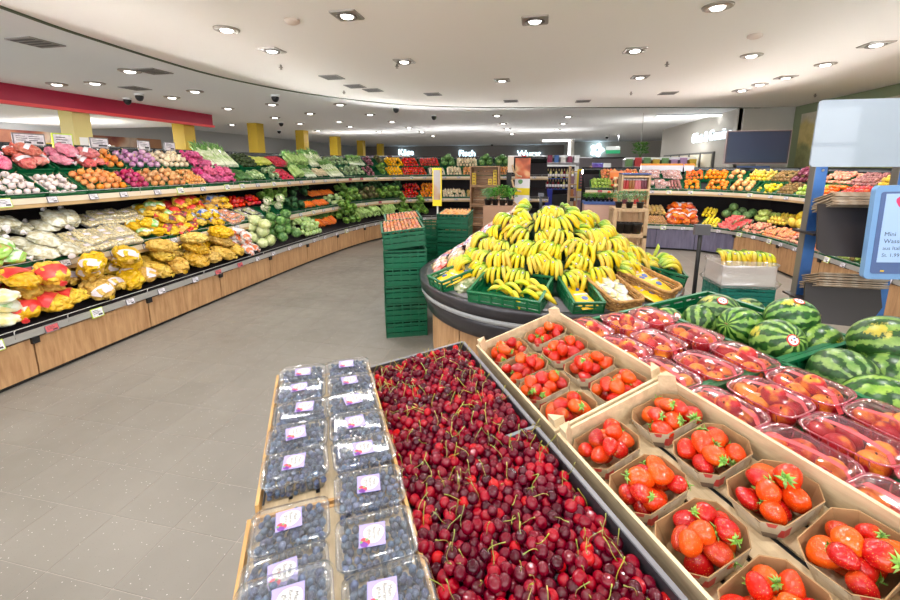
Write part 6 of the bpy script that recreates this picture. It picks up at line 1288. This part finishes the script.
blm = G().lathe([(.0385, .05), (.0388, .05), (.0388, .14), (.0385, .14)], 10).mesh('bottle_label', whiteb); bcm = G().lathe([(.0155, .24), (.0165, .24), (.0165, .307), (.0, .308)], 8).mesh('capsule', mat('capsule_gold', rgb(206, 180, 120), .3))
for r_, zz in enumerate((.88, 1.22)):
    for i in range(16):
        b = ob('bottle', BM[(i*7//5+r_) % 3], T((x0+x1)/2-w/2+.08+(w-.16)*i/15, 14.16, zz), None, 'wine bottle on the %s row of the wine shelf' % ('lower' if r_ == 0 else 'upper'), 'bottle', 'wine bottles on the shelf'); ob('bottle_label', blm, None, b); ob('capsule', bcm, None, b)
# wooden rack with yellow framed blackboard
x0, x1, z0, z1 = fx(569, 592, 166, 204, 11.5); o = em('wooden_rack', T((x0+x1)/2, 11.5, 0), 'birch wood rack behind the yellow framed blackboard', 'shelf'); w = x1-x0
for x in (-w/2, w/2-.04): ob('upright', G().box(x, 0, 0, x+.04, .4, z1).mesh('upright', light_wood, False), None, o)
for i in range(5): ob('board', G().box(-w/2+.04, 0, .1+.34*i, w/2-.04, .4, .13+.34*i).mesh('board', light_wood, False), None, o)
for i in range(4):
    for q in range(5): ob('grocery_pack', G().box(-.04, -.04, 0, .04, .04, .2+.02*(q % 3)).mesh('grocery_pack', [mat('pack_mauve', rgb(170, 130, 150), .5), mat('pack_cream', rgb(214, 200, 180), .5), mat('pack_orange', rgb(206, 130, 80), .5)][(i+q) % 3], False), T((x0+x1)/2-w/2+.1+(w-.2)*q/4, 11.65, .131+.34*i), None, 'small grocery pack on the birch wood rack', 'grocery pack', 'packs on the birch rack')
x0, x1, z0, z1 = fx(577, 592, 169, 191, 10.8); o = em('blackboard_sign', T((x0+x1)/2, 10.8, 0), 'blackboard in a bright yellow frame with faint red chalk lines', 'sign'); w = x1-x0
ob('frame', G().box(-w/2, 0, z0, w/2, .03, z1).mesh('frame', MATS['sign_yellow'], False), None, o); ob('slate', G().box(-w/2+.04, -.006, z0+.05, w/2-.04, 0, z1-.05).mesh('slate', mat('slate', rgb(96, 92, 98), .6), False), None, o); ob('easel_leg', G().box(-w/2, .03, 0, -w/2+.03, .06, z0+.1).mesh('easel_leg', light_wood, False), None, o); ob('easel_leg', G().box(w/2-.03, .03, 0, w/2, .06, z0+.1).mesh('easel_leg', light_wood, False), None, o)
for i in range(5): ob('chalk_line', G().box(-w*.3, -.008, z1-.14-.07*i, w*(.1+.15*(i % 2)), -.006, z1-.12-.07*i).mesh('chalk_line', mat('red_chalk', rgb(206, 120, 120), .8), False), None, o)
# lilac drum display
x0, x1, z0, z1 = fx(591, 602, 164, 203, 10.6); r_ = (x1-x0)/2; o = em('drum_display', T((x0+x1)/2, 10.6, 0), 'tall lilac drum shaped display with coloured dots', 'display'); ob('drum', G().lathe([(r_, 0), (r_, z1)], 24).mesh('drum', mat('lilac_print', rgb(110, 96, 196), .5, rgb(150, 110, 200), 6)), None, o); ob('cap', G().lathe([(r_*1.05, z1), (r_*1.05, z1+.03)], 24).mesh('cap', mat('lilac_cap', rgb(150, 150, 226), .5)), None, o)
for i in range(14):
    a = -math.pi/2+rnd(1.2); ob('dot', G().prism(blob(.035, 10), 0, .006, 0, T(r_*math.cos(a), r_*math.sin(a), .6+.07*i) @ Rz(a+math.pi/2) @ R90).mesh('dot', [lgreen, ypr, mat('dot_teal', rgb(70, 170, 160), .5), lberry][i % 4], False), None, o)
# bottle shelf behind, white
x0, x1, z0, z1 = fx(600, 612, 163, 204, 11.2); o = em('white_rack', T((x0+x1)/2, 11.2, 0), 'narrow white rack of bottles behind the orange board', 'shelf'); w = x1-x0
for i in range(5): ob('board', G().box(-w/2, 0, .25+.32*i, w/2, .35, .28+.32*i).mesh('board', white, False), None, o)
ob('back', G().box(-w/2, .35, 0, w/2, .37, z1).mesh('back', white, False), None, o)
for i in range(3):
    for q in range(4): b = ob('bottle', BM[(i+q) % 3], T((x0+x1)/2-w/2+.06+(w-.12)*q/3, 11.33, .601+.32*i) @ S(.9), None, 'bottle standing on the narrow white rack', 'bottle', 'bottles on the white rack'); ob('bottle_label', blm, None, b)
# orange display board with bunches of dried flowers
x0, x1, z0, z1 = fx(609, 622, 171, 204, 9.2); o = em('display_board', T((x0+x1)/2, 9.2, 0), 'peach orange display board beside the spice rack', 'display'); w = x1-x0
ob('board', G().box(-w/2, 0, 0, w/2, .03, z1).mesh('board', mat('peach_board', rgb(236, 160, 116), .6), False), None, o); ob('header', G().box(-w/2, -.004, z1-.14, w/2, 0, z1-.03).mesh('header', mat('orange_header', rgb(240, 140, 70), .6), False), None, o)
flm = [mat('flower_orange', rgb(236, 100, 50), .6), mat('flower_cream', rgb(236, 210, 170), .6), mat('flower_brown', rgb(150, 84, 60), .6)]
for i in range(9):
    px = 612+5*(i % 3)+rnd(2); py = 180+7*(i//3); p = aty(px, py, 9.0); o2 = em('dried_bouquet', T(p[0], 9.0, p[2]), 'dried flower bouquet in front of the peach orange board', 'bouquet', 'dried bouquets'); ob('stems', G().tube([(0, 0, -.16), (0, .0, 0)], [.012, .02], 6).mesh('stems', MATS['stem_brown']), None, o2)
    for q in range(5): ob('blossom', G().ball(.035, .035, .028, 8, 6, fn=bumpy(q, 14, .3, .3)).mesh('blossom', flm[(i+q) % 3]), T(.04*math.cos(q*1.26), .03*math.sin(q*1.26), .02+.02*(q % 2)), o2)
# low counter with small plants
x0, x1, z0, z1 = fx(584, 615, 202, 222, 8.2); o = em('low_counter', T((x0+x1)/2, 8.2, 0), 'low pinkish counter with blue edge and a row of small plants', 'counter'); w = x1-x0
ob('body', G().box(-w/2, 0, 0, w/2, .4, z1-.05).mesh('body', mat('pink_board', rgb(206, 166, 150), .6), False), None, o); ob('blue_edge', G().box(-w/2-.01, -.01, z1-.05, w/2+.01, .4, z1).mesh('blue_edge', mat('edge_blue', rgb(66, 90, 150), .5), False), None, o)
for i in range(7): pot(x0+.05+(w-.1)*i/6, 8.35, z1, i % 2, 'tiny potted plant on the low blue edged counter', .55)
# spice rack
x0, x1, z0, z1 = fx(621, 650, 174, 206, 7.6); w = x1-x0; o = em('spice_rack', T((x0+x1)/2, 7.6, 0), 'light wooden spice rack with two open shelves of jars', 'shelf')
for x in (-w/2, w/2-.03): ob('upright', G().box(x, 0, 0, x+.03, .3, z1).mesh('upright', light_wood, False), None, o)
for zz in (.25, .62, .98, 1.24, z1-.03): ob('board', G().box(-w/2+.03, 0, zz-.03, w/2-.03, .3, zz).mesh('board', light_wood, False), None, o)
ob('back', G().box(-w/2+.03, .28, .22, w/2-.03, .3, z1).mesh('back', light_wood, False), None, o); ob('blue_strip', G().box(-w/2, -.005, z1-.01, w/2, .3, z1+.012).mesh('blue_strip', MATS['edge_blue'], False), None, o)
jar = G().lathe([(.022, 0), (.024, .006), (.024, .12), (.016, .13)], 10); JM = [jar.mesh('spice_jar', mat('spice_%d' % i, c, .3)) for i, c in enumerate((rgb(110, 56, 70), rgb(206, 190, 150), rgb(180, 60, 60), rgb(150, 96, 50), rgb(206, 120, 130)))]; jl = G().lathe([(.019, .13), (.02, .13), (.02, .155), (0, .156)], 10).mesh('lid', whiteb)
for r_, zz in enumerate((.98, 1.24)):
    for i in range(8): b = ob('spice_jar', JM[(i//2+r_*2) % 5], T((x0+x1)/2-w/2+.06+(w-.12)*i/7, 7.68, zz) @ S(1.15), None, 'spice jar on the %s board of the wooden rack' % ('lower' if r_ == 0 else 'upper'), 'jar', 'spice jars'); ob('lid', jl, None, b)
# herb table
x0, x1, z0, z1 = fx(613, 648, 207, 236, 6.3); w = x1-x0; zt = aty(630, 209, 6.3)[2]; o = em('wooden_stool', T((x0+x1)/2, 6.3, 0), 'light wooden frame table carrying sage green plants', 'table')
for x in (-w/2, w/2-.05):
    for y in (0, .35): ob('leg', G().box(x, y, 0, x+.05, y+.05, zt-.04).mesh('leg', light_wood, False), None, o)
ob('top', G().box(-w/2, 0, zt-.04, w/2, .4, zt).mesh('top', light_wood, False), None, o); ob('rail', G().box(-w/2, 0, zt-.42, w/2, .4, zt-.38).mesh('rail', light_wood, False), None, o)
for i, lab in enumerate(('sage green potted herb on the left of wooden frame table', 'sage green potted herb in the middle of wooden frame table', 'sage green potted herb on the right of wooden frame table')): pot((x0+x1)/2-w/2+.09+(w-.18)*i/2, 6.45, zt, 1, lab, .9)
for i, lab in enumerate(('black pot on the lower rail, left', 'black pot on the lower rail, middle', 'black pot on the lower rail, right')): o3 = em('plant_pot', T((x0+x1)/2-w/2+.12+(w-.24)*i/2, 6.48, zt-.38) @ S(1.6), lab+', under the wooden frame table', 'pot'); ob('pot', potm, None, o3); ob('soil', soilm, None, o3)
# cartons with orange lids along the top of the right shelf
for i in range(9):
    s_ = RP_.at_px(644+6*i, 1.05, 1.55); M_ = RP_.frame(s_, 1.02, 1.51, 0); o = em('white_carton', M_, 'white carton with an orange lid on top of the right shelf', 'carton', 'cartons on the right shelf top'); ob('box', G().box(-.06, 0, 0, .06, .1, .13).mesh('box', mat('carton_white', rgb(222, 220, 230), .5), False), None, o); ob('lid', G().box(-.062, -.002, .13, .062, .102, .17).mesh('lid', mat('lid_orange', rgb(240, 150, 60), .5), False), None, o)
# small placards standing on top of the left shelf
for i, (px, lime_) in enumerate(((23, 0), (36, 0), (63, 1), (101, 0), (144, 0), (170, 0), (98, 0))):
    s_ = LP_.at_px(px, 1.2, 1.85); o = em('shelf_placard', LP_.frame(s_, 1.2, 1.80, 0), 'white placard standing on the top edge of left shelf' if not lime_ else 'lime framed placard standing on the top edge of left shelf', 'sign', 'placards on the left shelf'); ob('card', TAGS[1 if lime_ else 0], T(0, 0, .1) @ S(2.0), o); ob('stake', G().box(-.005, 0, -.02, .005, .004, .04).mesh('stake', steel, False), None, o)
# ceiling-hung parrot plant decoration
p = aty(640, 158, 12.0); o = em('hanging_plant', T(p[0], 12.0, p[2]), 'small green hanging plant decoration above the spice rack', 'plant'); ob('leaves', FOL[2], S(1.6), o); ob('cord', G().tube([(0, 0, .1), (0, 0, 3.0-p[2])], .006, 5).mesh('cord', steel), None, o)
# far grocery shelving
gpm = [mat('far_pack_%d' % i, c, .5) for i, c in enumerate((rgb(206, 60, 60), rgb(230, 226, 220), rgb(70, 110, 170), rgb(226, 190, 70), rgb(120, 160, 100), rgb(190, 150, 190), rgb(240, 240, 240), rgb(150, 60, 90)))]
gpk = [G().box(-.09, -.1, 0, .09, .1, .26).mesh('grocery_pack', m, False) for m in gpm]
def gondola(x0, x1, Y, h, lab, grp, seed):
    random.seed(seed); o = em('grocery_shelf', T((x0+x1)/2, Y, 0), lab, 'shelf', 'far grocery shelves'); w = x1-x0
    ob('back', G().box(-w/2, .4, 0, w/2, .45, h).mesh('back', mat('gondola_grey', rgb(196, 192, 196), .6), False), None, o)
    for i in range(5): zz = .1+(h-.3)*i/4; ob('board', G().box(-w/2, 0, zz-.04, w/2, .4, zz).mesh('board', MATS['gondola_grey'], False), None, o)
    ob('light_tray', G().box(-w/2, .12, h, w/2, .5, h+.02).box(-w/2, .12, h+.02, w/2, .14, h+.08).mesh('light_tray', white, False), None, o); ob('tube_light', G().box(-w/2+.02, .2, h+.02, w/2-.02, .4, h+.03).mesh('tube_light', mat('dim_added_uplight_glow', (1, .98, .95, 1), .5, emit=9), False), None, o)  # tray and glowing strip added here to lift the far ceiling
    for i in (3, 4):
        zz = .1+(h-.3)*i/4; n = int(w/.24)
        for q in range(n): ob('grocery_pack', random.choice(gpk), T(x0+.12+(w-.24)*q/max(1, n-1), Y+.15, zz+.001) @ S(1, 1, random.uniform(.8, 1.1)), None, lab.replace('shelf', 'pack').replace('grey ', 'colourful ')[:60], 'grocery pack', grp)
gondola(-9, -5.2, 16.5, 1.95, 'grey grocery shelf seen beyond the yellow peppers', 'packs beyond the peppers', 1); gondola(-4.6, -1.4, 15.5, 1.85, 'grey grocery shelf seen beyond the wooden boxes', 'packs beyond the wooden boxes', 2); gondola(-1.2, 1.6, 17.0, 1.95, 'grey grocery shelf seen beyond the wine shelf', 'packs beyond the wine', 3); gondola(2.6, 4.6, 13.5, 1.8, 'grey grocery shelf seen beyond the spice rack', 'packs beyond the spice rack', 4); gondola(-12.9, -10.3, 8.0, 2.1, 'grey grocery shelf in front of the wine posters', 'packs under the posters', 5)
